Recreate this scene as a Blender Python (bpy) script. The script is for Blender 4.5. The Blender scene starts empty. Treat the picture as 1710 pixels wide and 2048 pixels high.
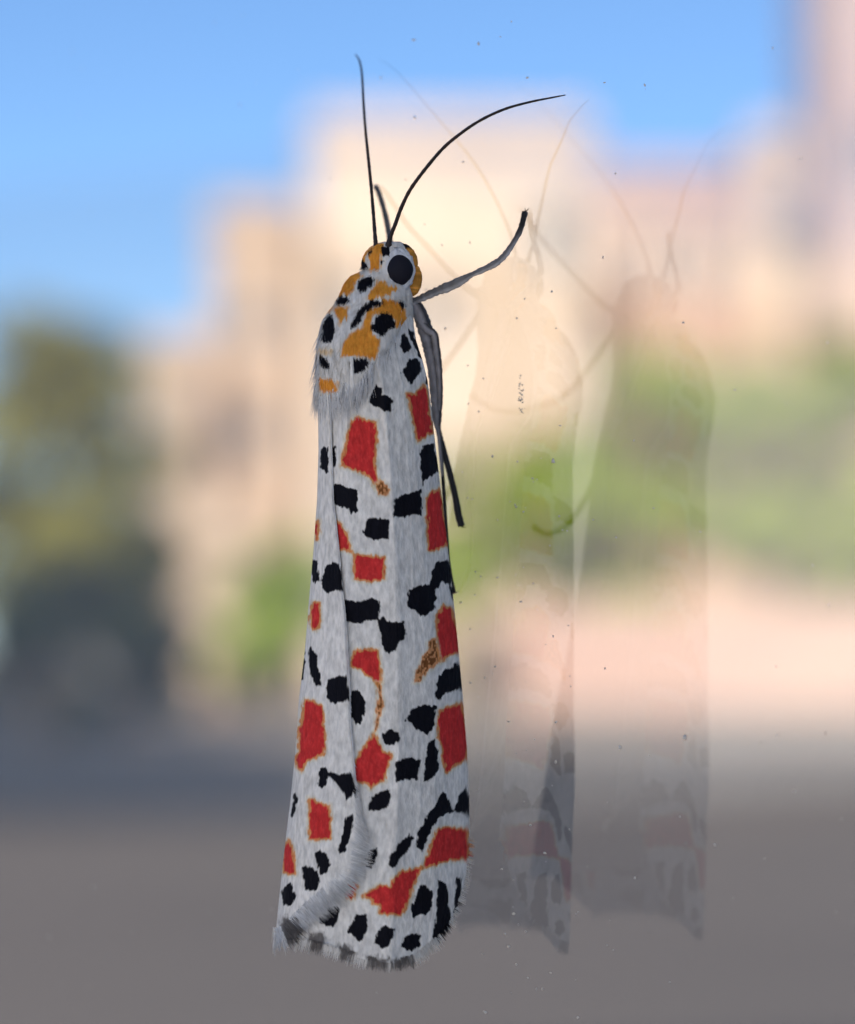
import bpy, bmesh, math, random
import numpy as np
from mathutils import Vector

rng = np.random.default_rng(7)
random.seed(7)
sc = bpy.context.scene
COL = sc.collection

# ------------------------------------------------------------------ camera
PITCH = math.atan(276 / 7200)          # horizon sits at photo row 1300
CAM = np.array([0.0, 0.0, 1.6])
FW = np.array([0.0, math.cos(PITCH), math.sin(PITCH)])
RT = np.array([1.0, 0.0, 0.0])
UP = np.array([0.0, -math.sin(PITCH), math.cos(PITCH)])
FOC = 7200.0                            # photo pixels per unit of slope
cd = bpy.data.cameras.new('camera')
cam = bpy.data.objects.new('camera', cd)
COL.objects.link(cam)
cam.location = CAM
cam.rotation_euler = (math.pi / 2 + PITCH, 0, 0)
cd.sensor_fit = 'HORIZONTAL'
cd.sensor_width = 1710 / FOC * 100
cd.lens = 100
cd.clip_start = 0.005
cd.clip_end = 5000
cd.dof.use_dof = True
cd.dof.focus_distance = 0.0965
cd.dof.aperture_fstop = 100 / 2.1        # a 2.1 mm wide opening
sc.camera = cam

# ------------------------------------------------------------------ sky, sun, exposure
SUN = Vector((-0.17, -0.77, 0.60)).normalized()
w = bpy.data.worlds.new('World')
sc.world = w
w.use_nodes = True
nt = w.node_tree
nt.nodes.clear()
sky = nt.nodes.new('ShaderNodeTexSky')
sky.sky_type = 'NISHITA'
sky.sun_disc = False
sky.sun_elevation = math.asin(SUN.z)
sky.sun_rotation = math.atan2(SUN.x, SUN.y)
sky.air_density = 1.0
sky.altitude = 2500
sky.dust_density = 0.0
sky.ozone_density = 7.0
bg = nt.nodes.new('ShaderNodeBackground')
bg.inputs[1].default_value = 0.085
wo = nt.nodes.new('ShaderNodeOutputWorld')
nt.links.new(sky.outputs[0], bg.inputs[0])
nt.links.new(bg.outputs[0], wo.inputs[0])
sd_ = bpy.data.lights.new('sun', 'SUN')
sd_.energy = 4.0
sd_.angle = math.radians(0.5)
sd_.color = (1.0, 0.93, 0.84)
sun = bpy.data.objects.new('sun', sd_)
COL.objects.link(sun)
sun.rotation_euler = SUN.to_track_quat('Z', 'Y').to_euler()
sun.location = (0, 0, 60)
vs = sc.view_settings
vs.view_transform = 'Standard'
vs.look = 'None'
vs.gamma = 1
vs.exposure = 0.88
vs.use_curve_mapping = False
sc.render.engine = 'CYCLES'
cy = sc.cycles
cy.use_denoising = True
cy.denoiser = 'OPENIMAGEDENOISE'
cy.max_bounces = 14
cy.transmission_bounces = 10
cy.glossy_bounces = 6
cy.diffuse_bounces = 4
cy.sample_clamp_indirect = 6.0
cy.use_adaptive_sampling = False

# ------------------------------------------------------------------ frame of the glass
TH = math.radians(40)                    # angle between the view and the pane's normal
NRM = np.array([-math.sin(TH), -math.cos(TH), 0.0])
EA = np.array([math.cos(TH), -math.sin(TH), 0.0])
OG = CAM + 0.1 * FW


def ray(px, py):
    px = np.asarray(px, float)
    py = np.asarray(py, float)
    return (FW + ((px - 855) / FOC)[..., None] * RT + ((1024 - py) / FOC)[..., None] * UP)


def depth(px, py, h):
    """distance along the view of the point seen at px,py that stands h mm off the pane"""
    r = ray(px, py)
    return (np.asarray(h, float) * 0.001 + (OG - CAM) @ NRM) / (r @ NRM)


def P(px, py, h):
    t = depth(px, py, h)
    return CAM + ray(px, py) * np.asarray(t)[..., None]


# ------------------------------------------------------------------ helpers
def tag(o, label=None, cat=None, group=None, kind=None):
    if label:
        o['label'] = label
    if cat:
        o['category'] = cat
    if group:
        o['group'] = group
    if kind:
        o['kind'] = kind
    return o


def empty(name, loc=(0, 0, 0)):
    o = bpy.data.objects.new(name, None)
    COL.objects.link(o)
    o.location = loc
    o.empty_display_size = 0.01
    return o


def mesh_obj(name, verts, faces, mat, parent=None, smooth=True, cols=None):
    """verts are world positions; the object keeps its origin at its parent's location"""
    verts = np.asarray(verts, float)
    org = np.array(parent['_loc']) if parent is not None else np.zeros(3)
    me = bpy.data.meshes.new(name)
    me.from_pydata((verts - org).tolist(), [], faces if isinstance(faces, list) else faces.tolist())
    if cols is not None:
        at = me.color_attributes.new('Col', 'FLOAT_COLOR', 'POINT')
        c4 = np.ones((len(verts), 4), np.float32)
        c4[:, :3] = cols
        at.data.foreach_set('color', c4.ravel())
    if smooth:
        me.polygons.foreach_set('use_smooth', np.ones(len(me.polygons), bool))
    if mat:
        me.materials.append(mat)
    o = bpy.data.objects.new(name, me)
    COL.objects.link(o)
    if parent is not None:
        o['_loc'] = parent['_loc']
        o.parent = parent
    return o


def root(name, loc):
    o = empty(name, loc)
    o['_loc'] = [float(v) for v in loc]
    return o


def grid_faces(nr, nc, wrap=False):
    i = np.arange(nr - 1)[:, None]
    j = np.arange(nc if wrap else nc - 1)[None, :]
    j2 = (j + 1) % nc
    a = i * nc + j
    b = i * nc + j2
    c = (i + 1) * nc + j2
    d = (i + 1) * nc + j
    return np.stack([a, b, c, d], -1).reshape(-1, 4)


def mat_new(name):
    m = bpy.data.materials.new(name)
    m.use_nodes = True
    n = m.node_tree
    b = n.nodes['Principled BSDF']
    return m, n, b


def plain(name, col, rough=0.6, spec=0.3, noise=None, bump=None, metallic=0.0):
    """noise=(scale, second colour, contrast lo, hi); bump=(scale, strength, distance)"""
    m, n, b = mat_new(name)
    b.inputs['Base Color'].default_value = (*col, 1)
    b.inputs['Roughness'].default_value = rough
    b.inputs['Specular IOR Level'].default_value = spec
    b.inputs['Metallic'].default_value = metallic
    tc = n.nodes.new('ShaderNodeTexCoord')
    if noise:
        s, c2, lo, hi = noise
        t = n.nodes.new('ShaderNodeTexNoise')
        t.inputs['Scale'].default_value = s
        t.inputs['Detail'].default_value = 6
        n.links.new(tc.outputs['Object'], t.inputs['Vector'])
        r = n.nodes.new('ShaderNodeValToRGB')
        r.color_ramp.elements[0].position = lo
        r.color_ramp.elements[1].position = hi
        r.color_ramp.elements[0].color = (*col, 1)
        r.color_ramp.elements[1].color = (*c2, 1)
        n.links.new(t.outputs['Fac'], r.inputs[0])
        n.links.new(r.outputs[0], b.inputs['Base Color'])
    if bump:
        s, st, d = bump
        t = n.nodes.new('ShaderNodeTexNoise')
        t.inputs['Scale'].default_value = s
        t.inputs['Detail'].default_value = 4
        n.links.new(tc.outputs['Object'], t.inputs['Vector'])
        bp = n.nodes.new('ShaderNodeBump')
        bp.inputs['Strength'].default_value = st
        bp.inputs['Distance'].default_value = d
        n.links.new(t.outputs['Fac'], bp.inputs['Height'])
        n.links.new(bp.outputs[0], b.inputs['Normal'])
    return m


def vcol_mat(name, rough=0.6, spec=0.25, bump=(9000, 0.5, 0.00003), sheen=0.0, vary=0.10):
    """colour from the mesh's own marking colours, fine scale-like grain on top"""
    m, n, b = mat_new(name)
    a = n.nodes.new('ShaderNodeAttribute')
    a.attribute_name = 'Col'
    tc = n.nodes.new('ShaderNodeTexCoord')
    mp = n.nodes.new('ShaderNodeMapping')
    mp.inputs['Scale'].default_value = (1, 1, 0.45)
    n.links.new(tc.outputs['Object'], mp.inputs[0])
    t = n.nodes.new('ShaderNodeTexNoise')
    t.inputs['Scale'].default_value = bump[0]
    t.inputs['Detail'].default_value = 3
    n.links.new(mp.outputs[0], t.inputs['Vector'])
    mr = n.nodes.new('ShaderNodeMapRange')
    mr.inputs['From Min'].default_value = 0.3
    mr.inputs['From Max'].default_value = 0.7
    mr.inputs['To Min'].default_value = 1 - vary
    mr.inputs['To Max'].default_value = 1 + vary
    n.links.new(t.outputs['Fac'], mr.inputs[0])
    vm = n.nodes.new('ShaderNodeVectorMath')
    vm.operation = 'MULTIPLY'
    n.links.new(a.outputs['Color'], vm.inputs[0])
    n.links.new(mr.outputs[0], vm.inputs[1])
    n.links.new(vm.outputs[0], b.inputs['Base Color'])
    b.inputs['Roughness'].default_value = rough
    b.inputs['Specular IOR Level'].default_value = spec
    b.inputs['Sheen Weight'].default_value = sheen
    bp = n.nodes.new('ShaderNodeBump')
    bp.inputs['Strength'].default_value = bump[1]
    bp.inputs['Distance'].default_value = bump[2]
    n.links.new(t.outputs['Fac'], bp.inputs['Height'])
    n.links.new(bp.outputs[0], b.inputs['Normal'])
    return m


# ------------------------------------------------------------------ materials
M = {}
M['wing'] = vcol_mat('wing_scales', 0.75, 0.08, (8000, 0.9, 0.00005), 0.0, 0.2)
M['fur'] = vcol_mat('thorax_fur', 0.8, 0.08, (6000, 0.6, 0.00005), 0.0, 0.10)
M['hair'] = vcol_mat('fringe_hair', 0.7, 0.1, (4000, 0.0, 0.00001), 0.0, 0.05)
M['eye'] = plain('compound_eye', (0.012, 0.012, 0.02), 0.65, 0.15, bump=(14000, 0.35, 0.00002))
M['antenna'] = plain('antenna_chitin', (0.012, 0.010, 0.010), 0.45, 0.35,
                     noise=(900, (0.035, 0.015, 0.010), 0.4, 0.7), bump=(9000, 0.4, 0.00002))
M['leg'] = vcol_mat('leg_scales', 0.55, 0.3, (6000, 0.5, 0.00003), 0.1, 0.25)
M['dust'] = plain('glass_dust', (0.66, 0.63, 0.59), 0.9, 0.1)


def glass_mat():
    m, n, b = mat_new('reflective_window_glass')
    n.nodes.remove(b)
    out = n.nodes['Material Output']
    rf = n.nodes.new('ShaderNodeBsdfRefraction')
    rf.inputs['IOR'].default_value = 1.5
    rf.inputs['Roughness'].default_value = 0.0
    rf.inputs['Color'].default_value = (0.985, 0.99, 0.985, 1)
    gl = n.nodes.new('ShaderNodeBsdfGlossy')
    gl.inputs['Roughness'].default_value = 0.0
    fr = n.nodes.new('ShaderNodeFresnel')
    fr.inputs['IOR'].default_value = 1.5
    ad = n.nodes.new('ShaderNodeMath')       # solar-control coating: mirrors more than bare glass
    ad.operation = 'ADD'
    ad.inputs[1].default_value = 0.14
    ad.use_clamp = True
    n.links.new(fr.outputs[0], ad.inputs[0])
    mx = n.nodes.new('ShaderNodeMixShader')
    n.links.new(ad.outputs[0], mx.inputs[0])
    n.links.new(rf.outputs[0], mx.inputs[1])
    n.links.new(gl.outputs[0], mx.inputs[2])
    n.links.new(mx.outputs[0], out.inputs['Surface'])
    return m


M['glass'] = glass_mat()
M['frame'] = plain('white_aluminium', (0.75, 0.75, 0.74), 0.4, 0.5)
M['asphalt'] = plain('asphalt', (0.042, 0.043, 0.048), 0.9, 0.2, noise=(0.25, (0.065, 0.063, 0.064), 0.35, 0.7))
M['soil'] = plain('dry_ground', (0.27, 0.225, 0.19), 0.95, 0.1, noise=(0.15, (0.33, 0.28, 0.235), 0.35, 0.7))
M['sand1'] = plain('cream_sandstone', (0.62, 0.46, 0.32), 0.9, 0.1, noise=(0.4, (0.70, 0.53, 0.38), 0.35, 0.65))
M['sand2'] = plain('buff_sandstone', (0.54, 0.40, 0.29), 0.9, 0.1, noise=(0.3, (0.62, 0.46, 0.33), 0.35, 0.65))
M['lime'] = plain('added_house_limewash', (0.78, 0.73, 0.66), 0.9, 0.1, noise=(0.3, (0.82, 0.78, 0.72), 0.35, 0.65))
M['pink'] = plain('rose_render', (0.50, 0.33, 0.25), 0.9, 0.1, noise=(0.35, (0.57, 0.40, 0.30), 0.35, 0.65))
M['wallpink'] = plain('rose_wall_render', (0.55, 0.35, 0.28), 0.9, 0.1, noise=(0.35, (0.6, 0.41, 0.32), 0.35, 0.65))
M['pane'] = plain('dark_window_glass', (0.03, 0.035, 0.04), 0.1, 0.5)
M['wood'] = plain('brown_door_wood', (0.16, 0.09, 0.05), 0.6, 0.3)
M['bark'] = plain('bark', (0.12, 0.085, 0.06), 0.9, 0.1)


def leaf_mat(name, c1, c2):
    m, n, b = mat_new(name)
    oi = n.nodes.new('ShaderNodeTexCoord')
    t = n.nodes.new('ShaderNodeTexNoise')
    t.inputs['Scale'].default_value = 1.3
    t.inputs['Detail'].default_value = 4
    n.links.new(oi.outputs['Object'], t.inputs['Vector'])
    r = n.nodes.new('ShaderNodeValToRGB')
    r.color_ramp.elements[0].position = 0.35
    r.color_ramp.elements[1].position = 0.65
    r.color_ramp.elements[0].color = (*c1, 1)
    r.color_ramp.elements[1].color = (*c2, 1)
    n.links.new(t.outputs['Fac'], r.inputs[0])
    n.nodes.remove(b)
    d1 = n.nodes.new('ShaderNodeBsdfDiffuse')
    d2 = n.nodes.new('ShaderNodeBsdfTranslucent')
    mx = n.nodes.new('ShaderNodeMixShader')
    mx.inputs[0].default_value = 0.45
    n.links.new(r.outputs[0], d1.inputs[0])
    gm = n.nodes.new('ShaderNodeVectorMath')      # light that comes through a leaf is yellower
    gm.operation = 'MULTIPLY'
    gm.inputs[1].default_value = (1.3, 1.3, 0.7)
    n.links.new(r.outputs[0], gm.inputs[0])
    n.links.new(gm.outputs[0], d2.inputs[0])
    n.links.new(d1.outputs[0], mx.inputs[1])
    n.links.new(d2.outputs[0], mx.inputs[2])
    n.links.new(mx.outputs[0], n.nodes['Material Output'].inputs['Surface'])
    return m


M['leaf_bright'] = leaf_mat('bright_leaves', (0.31, 0.41, 0.03), (0.46, 0.55, 0.05))
M['leaf_olive'] = leaf_mat('olive_leaves', (0.30, 0.27, 0.05), (0.42, 0.38, 0.08))
M['leaf_dark'] = leaf_mat('dark_leaves', (0.035, 0.05, 0.02), (0.06, 0.075, 0.035))

# ------------------------------------------------------------------ setting: ground


def sheet(name, x0, x1, y0, y1, z, mat, kind='structure'):
    me = bpy.data.meshes.new(name)
    me.from_pydata([(x0, y0, z), (x1, y0, z), (x1, y1, z), (x0, y1, z)], [], [(0, 1, 2, 3)])
    me.materials.append(mat)
    o = bpy.data.objects.new(name, me)
    COL.objects.link(o)
    o['kind'] = kind
    return o


M['paving'] = plain('added_terrace_paving', (0.52, 0.47, 0.40), 0.85, 0.2, noise=(2.0, (0.60, 0.55, 0.47), 0.35, 0.7))


def wx_(px, d):
    return (px - 855) / FOC * d


tag(sheet('ground', -2500, 2500, -2500, 2500, 0.0, M['soil']), 'dry reddish ground running to the horizon')
tag(sheet('asphalt_yard', -14, 60, -14, 62, 0.004, M['asphalt']), 'grey asphalt yard below the window')


tag(sheet('road', -14, wx_(330, 90), 62, 112, 0.004, M['asphalt']), 'grey asphalt road running on past the shrubs')
tag(sheet('added_terrace', -8, -0.3, -9, 1.0, 0.008, M['paving']), 'added pale limestone floor, out of view, that bounces sunlight up at the moth')  # unseen pale floor added to bounce warm light onto the moth


def box_data(x0, x1, y0, y1, z0, z1, bevel=0.0):
    bm = bmesh.new()
    bmesh.ops.create_cube(bm, size=1)
    for v in bm.verts:
        v.co = ((x0 + x1) / 2 + v.co.x * (x1 - x0), (y0 + y1) / 2 + v.co.y * (y1 - y0), (z0 + z1) / 2 + v.co.z * (z1 - z0))
    if bevel:
        bmesh.ops.bevel(bm, geom=bm.edges[:], offset=bevel, segments=2, affect='EDGES', profile=0.5)
    vs_ = np.array([v.co[:] for v in bm.verts])
    fs = [[v.index for v in f.verts] for f in bm.faces]
    bm.free()
    return vs_, fs


def boxes(name, specs, mat, parent, bevel=0.0):
    V, F = [], []
    k = 0
    for s in specs:
        v, f = box_data(*s, bevel=bevel)
        V.append(v)
        F += [[i + k for i in q] for q in f]
        k += len(v)
    return mesh_obj(name, np.concatenate(V), F, mat, parent, smooth=False)


def wx(px, d):
    return (px - 855) / FOC * d


def wz(py, d):
    return 1.6 + (1300 - py) / FOC * d


def house(name, label, px0, px1, top, d, deep, mat, wins=(), door=None, cat='house'):
    x0, x1, z1 = wx(px0, d), wx(px1, d), wz(top, d)
    r = root(name, ((x0 + x1) / 2, d, 0))
    tag(r, label, cat, 'sandstone buildings behind the trees')
    # wall: front built as strips round the openings, so that the windows are real recesses
    ops = []
    for (wxp, wyp, ww, wh) in wins:
        cx, cz = wx(wxp, d), wz(wyp, d)
        ops.append((cx - ww / 2, cx + ww / 2, cz - wh / 2, cz + wh / 2))
    if door:
        cx = wx(door[0], d)
        ops.append((cx - door[1] / 2, cx + door[1] / 2, 0.0, door[2]))
    xs = sorted({x0, x1, *[o[0] for o in ops], *[o[1] for o in ops]})
    zs = sorted({0.0, z1, *[o[2] for o in ops], *[o[3] for o in ops]})
    V, F = [], []

    def quad(a, b, c, e):
        k = len(V)
        V.extend([a, b, c, e])
        F.append([k, k + 1, k + 2, k + 3])
    for i in range(len(xs) - 1):
        for j in range(len(zs) - 1):
            mx, mz = (xs[i] + xs[i + 1]) / 2, (zs[j] + zs[j + 1]) / 2
            if any(o[0] < mx < o[1] and o[2] < mz < o[3] for o in ops):
                continue
            quad((xs[i], d, zs[j]), (xs[i + 1], d, zs[j]), (xs[i + 1], d, zs[j + 1]), (xs[i], d, zs[j + 1]))
    rc = 0.35
    for o in ops:
        a, b, e, g = o
        quad((a, d, e), (a, d, g), (a, d + rc, g), (a, d + rc, e))
        quad((b, d, e), (b, d + rc, e), (b, d + rc, g), (b, d, g))
        quad((a, d, g), (b, d, g), (b, d + rc, g), (a, d + rc, g))
        quad((a, d, e), (a, d + rc, e), (b, d + rc, e), (b, d, e))
    quad((x0, d, 0), (x0, d, z1), (x0, d + deep, z1), (x0, d + deep, 0))
    quad((x1, d, 0), (x1, d + deep, 0), (x1, d + deep, z1), (x1, d, z1))
    quad((x0, d + deep, 0), (x0, d + deep, z1), (x1, d + deep, z1), (x1, d + deep, 0))
    mesh_obj('wall', np.array(V), F, mat, r, smooth=False)
    p = 0.25
    boxes('roof', [(x0 - p, x1 + p, d - p, d + deep + p, z1 + 0.003, z1 + 0.3)], mat, r)
    boxes('parapet', [(x0, x1, d, d + 0.3, z1 + 0.303, z1 + 1.0), (x0, x1, d + deep - 0.3, d + deep, z1 + 0.303, z1 + 1.0),
                      (x0, x0 + 0.3, d + 0.303, d + deep - 0.303, z1 + 0.303, z1 + 1.0),
                      (x1 - 0.3, x1, d + 0.303, d + deep - 0.303, z1 + 0.303, z1 + 1.0)], mat, r)
    n = len(wins)
    for k, o in enumerate(ops):
        a, b, e, g = o
        if k < n:
            wdw = boxes('window', [(a, a + 0.1, d + 0.2, d + 0.3, e, g), (b - 0.1, b, d + 0.2, d + 0.3, e, g),
                                   (a + 0.1, b - 0.1, d + 0.2, d + 0.3, g - 0.1, g), (a + 0.1, b - 0.1, d + 0.2, d + 0.3, e, e + 0.1),
                                   ((a + b) / 2 - 0.04, (a + b) / 2 + 0.04, d + 0.2, d + 0.3, e + 0.1, g - 0.1)], M['frame'], r)
            boxes('pane', [(a + 0.1, b - 0.1, d + 0.31, d + 0.33, e + 0.1, g - 0.1)], M['pane'], wdw)
            boxes('sill', [(a - 0.15, b + 0.15, d - 0.12, d + 0.19, e - 0.15, e - 0.003)], mat, wdw)
        else:
            dr = boxes('door', [(a, b, d + 0.2, d + 0.28, e, g)], M['wood'], r)
            boxes('handle', [(b - 0.25, b - 0.18, d + 0.12, d + 0.197, 1.0, 1.15)], M['frame'], dr)
    return r


house('stone_house', 'flat roofed buff sandstone house between the low annex and the tallest block', 420, 600, 455, 121, 12, M['sand2'],
      wins=((505, 640, 1.1, 1.6), (505, 860, 1.1, 1.6)))
house('stone_annex', 'low buff stone annex stepping down beside the olive green tree', 285, 415, 725, 118, 9, M['sand2'],
      wins=((350, 900, 1.0, 1.4),))
house('stone_block', 'tallest cream sandstone block with a flat roof rising behind the moth', 622, 1178, 275, 116, 14, M['sand1'],
      wins=((1108, 470, 1.6, 2.0), (870, 620, 1.2, 1.8), (700, 620, 1.2, 1.8)))
house('rose_house', 'rose coloured flat roofed house between the tall cream block and the narrow cream house', 1186, 1500, 372, 128, 12, M['pink'],
      wins=((1300, 520, 1.3, 1.8), (1420, 520, 1.3, 1.8)))
house('cream_house', 'narrow cream house between the rose house and the tall tower', 1505, 1640, 300, 124, 10, M['sand1'],
      wins=((1570, 470, 1.0, 1.6),))
house('stone_tower', 'tall rose stone tower rising beside the narrow cream house', 1650, 2000, -260, 114, 9, M['pink'],
      wins=((1760, 300, 1.2, 2.0),), cat='tower')
house('stone_shed', 'small cream stone shed below the annex beside green shrubs', 345, 490, 1085, 94, 5, M['sand1'],
      door=(450, 0.8, 1.7), cat='shed')

lh = house('added_veil_house', 'added long whitewashed house, out of view, that brightens the faint reflection in the pane', 855 - 2200, 855 + 2200, 1300 - 760, 36, 8, M['lime'],
           wins=tuple((855 + k * 760, 1300 - 420, 0.9, 1.1) for k in (-2, 2)))
lh.location = (-42.1, -12.7, 0)  # unseen building added so the pane mirrors a bright veil around the moth's reflections
lh.rotation_euler = (0, 0, math.radians(45))

# low rose wall: render panels between pillars with a coping
wr = root('garden_wall', (wx(1300, 100), 100, 0))
tag(wr, 'low rose rendered garden wall running under the bright green trees', 'wall')
zt = wz(1205, 100)
xa, xb = wx(1040, 100), wx(2300, 100)
npan = 6
for i in range(npan):
    a = xa + (xb - xa) * i / npan
    b = xa + (xb - xa) * (i + 1) / npan
    boxes('panel', [(a + 0.2, b - 0.2, 100, 100.25, 0, zt - 0.15)], M['wallpink'], wr)
    boxes('coping', [(a + 0.2, b - 0.2, 99.93, 100.32, zt - 0.147, zt)], M['sand1'], wr)
    boxes('pillar', [(a - 0.197, a + 0.197, 99.9, 100.35, 0, zt + 0.15)], M['wallpink'], wr)

# ------------------------------------------------------------------ trees and shrubs


def tube(points, radii, sides=8, cap=True):
    pts = np.asarray(points, float)
    V, F = [], []
    n = len(pts)
    for i in range(n):
        t = pts[min(i + 1, n - 1)] - pts[max(i - 1, 0)]
        t /= np.linalg.norm(t) + 1e-12
        a = np.cross(t, [0.31, 0.9, 0.17])
        a /= np.linalg.norm(a) + 1e-12
        b = np.cross(t, a)
        for k in range(sides):
            an = 2 * math.pi * k / sides
            V.append(pts[i] + radii[i] * (math.cos(an) * a + math.sin(an) * b))
    F = grid_faces(n, sides, wrap=True).tolist()
    if cap:
        F.append(list(range(sides))[::-1])
        F.append([(n - 1) * sides + k for k in range(sides)])
    return np.array(V), F


def merge(parts):
    V, F = [], []
    k = 0
    for v, f in parts:
        V.append(v)
        F += [[i + k for i in q] for q in f]
        k += len(v)
    return np.concatenate(V), F


def tree(name, label, x, y, height, width, mat, trunk_h, cat='tree', group='trees and shrubs beyond the yard', nleaf=3600, leaf=0.34, seed=1):
    g = np.random.default_rng(seed)
    r = root(name, (x, y, 0))
    tag(r, label, cat, group)
    parts = []
    th = trunk_h
    pts = [np.array([x, y, -0.05])]
    for k in range(1, 6):
        pts.append(np.array([x + g.normal(0, 0.05 * height * 0.3), y + g.normal(0, 0.05), (th + 0.35 * (height - th)) * k / 5]))
    parts.append(tube(pts, np.linspace(0.028 * height, 0.010 * height, 6), 8))
    clumps = []
    nl = 9
    for k in range(nl):
        an = 2 * math.pi * k / nl + g.uniform(-.3, .3)
        zz = th + (height - th) * g.uniform(0.1, 0.85)
        rr = width / 2 * g.uniform(0.35, 0.75) * (1 - 0.45 * max(0, (zz - th) / (height - th) - 0.5))
        tip = np.array([x + rr * math.cos(an), y + rr * math.sin(an), zz])
        st = pts[3] if zz > pts[4][2] else pts[2]
        mid = (st + tip) / 2 + np.array([0, 0, 0.04 * height])
        parts.append(tube([st, mid, tip], [0.009 * height, 0.006 * height, 0.002 * height], 5))
        clumps.append((tip, width * g.uniform(0.17, 0.27)))
    for k in range(6):
        clumps.append((np.array([x + g.normal(0, width * .14), y + g.normal(0, width * .14), th + (height - th) * g.uniform(0.25, 0.9)]), width * g.uniform(.16, .26)))
    v, f = merge(parts)
    mesh_obj('trunk', v, f, M['bark'], r)
    per = nleaf // len(clumps)
    C_, R_ = [], []
    for c, rad in clumps:
        q = g.normal(size=(per, 3))
        q /= np.linalg.norm(q, axis=1)[:, None]
        q *= (g.uniform(0, 1, (per, 1)) ** 0.45) * rad
        q[:, 2] *= 0.75
        C_.append(c + q)
    C_ = np.concatenate(C_)
    C_[:, 2] = np.clip(C_[:, 2], 0.15, height)
    n = len(C_)
    # leaves face outwards and up to the light, each a little askew
    nn = C_ - np.array([x, y, th + 0.4 * (height - th)])
    nn /= np.linalg.norm(nn, axis=1)[:, None] + 1e-9
    nn = nn + np.array([0, 0, 0.35]) + g.normal(0, .45, (n, 3))
    nn /= np.linalg.norm(nn, axis=1)[:, None]
    a = np.cross(nn, g.normal(size=(n, 3)))
    a /= np.linalg.norm(a, axis=1)[:, None]
    b = np.cross(nn, a)
    b /= np.linalg.norm(b, axis=1)[:, None]
    sz = leaf * g.uniform(0.6, 1.3, (n, 1))
    V = np.stack([C_ - a * sz, C_ - b * sz * .5, C_ + a * sz, C_ + b * sz * .5], 1).reshape(-1, 3)
    F = np.arange(4 * n).reshape(-1, 4)
    mesh_obj('crown', V, F, mat, r, smooth=False)
    return r


tree('olive_tree', 'olive green tree with a yellowish crown above a dark shrub', wx(60, 62), 66, wz(590, 66), 4.6, M['leaf_olive'], 2.0, seed=3, leaf=0.22)
tree('olive_tree', 'small olive green tree in front of the stone annex', wx(225, 70), 72, wz(830, 72), 3.0, M['leaf_olive'], 1.2, seed=4, leaf=0.2, nleaf=2600)
for k, (px, d, top, wd, sd0, lab) in enumerate((
        (930, 108, 830, 4.2, 11, 'bright green tree at the foot of the tall cream block'),
        (1120, 106, 800, 4.8, 12, 'bright green tree behind the near end of the rose garden wall'),
        (1330, 105, 680, 6.2, 13, 'broad bright green tree below the rose house behind the garden wall'),
        (1560, 104, 600, 6.0, 14, 'tallest bright green tree in front of the narrow cream house'),
        (1730, 103, 640, 5.0, 15, 'bright green tree at the foot of the tall rose tower'))):
    tree('leafy_tree', lab, wx(px, d), d, wz(top, d), wd, M['leaf_bright'], 1.6, seed=sd0, leaf=0.3)
tree('green_shrub', 'bright green rounded shrub in front of the stone shed', wx(560, 88), 88, wz(1050, 88), 3.6, M['leaf_bright'], 0.5, cat='shrub', seed=21, leaf=0.2)
tree('green_shrub', 'green shrub hidden mostly behind the moth wings', wx(740, 90), 90, wz(1000, 90), 4.0, M['leaf_bright'], 0.5, cat='shrub', seed=22, leaf=0.2)
tree('dark_shrub', 'dark green shrub under the olive tree at the yard edge', wx(60, 60), 61.5, wz(1090, 61), 2.6, M['leaf_dark'], 0.3, cat='shrub', seed=31, leaf=0.16)
tree('dark_shrub', 'dark green shrub beside the stone shed at the yard edge', wx(255, 60), 62.5, wz(1120, 62), 2.2, M['leaf_dark'], 0.3, cat='shrub', seed=32, leaf=0.16)

# ------------------------------------------------------------------ unseen sunshade added behind the viewer to shade and softly fill the moth
pm, pn, pb = mat_new('added_parasol_cloth')
pn.nodes.remove(pb)
p1 = pn.nodes.new('ShaderNodeBsdfDiffuse')
p1.inputs[0].default_value = (0.80, 0.74, 0.62, 1)
p2 = pn.nodes.new('ShaderNodeBsdfTranslucent')
p2.inputs[0].default_value = (0.80, 0.70, 0.54, 1)
p3 = pn.nodes.new('ShaderNodeMixShader')
p3.inputs[0].default_value = 0.42
pn.links.new(p1.outputs[0], p3.inputs[1])
pn.links.new(p2.outputs[0], p3.inputs[2])
pn.links.new(p3.outputs[0], pn.nodes['Material Output'].inputs['Surface'])
PX, PY, PZ = -0.32, -1.45, 2.55
cr = root('added_parasol', (PX, PY, 0))
tag(cr, 'added cream cloth sunshade on a white pole, out of view, that keeps the window in shade', 'added_parasol')
ring = [(PX + 1.25 * math.cos(2 * math.pi * k / 8), PY + 1.25 * math.sin(2 * math.pi * k / 8)) for k in range(8)]
V = [(PX, PY, PZ + 0.45)] + [(a, b, PZ) for a, b in ring] + [(a, b, PZ - 0.14) for a, b in ring]
F = [[0, 1 + k, 1 + (k + 1) % 8] for k in range(8)] + [[1 + k, 9 + k, 9 + (k + 1) % 8, 1 + (k + 1) % 8] for k in range(8)]
mesh_obj('canopy', np.array(V), F, pm, cr, smooth=False)
v, f = tube([(PX, PY, 0.06), (PX, PY, 1.5), (PX, PY, PZ + 0.5)], [0.022, 0.022, 0.018], 12)
mesh_obj('pole', v, f, M['frame'], cr)
v, f = tube([(PX, PY, 0.0045), (PX, PY, 0.05), (PX, PY, 0.07)], [0.26, 0.25, 0.05], 24)
mesh_obj('base', v, f, M['frame'], cr)
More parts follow.
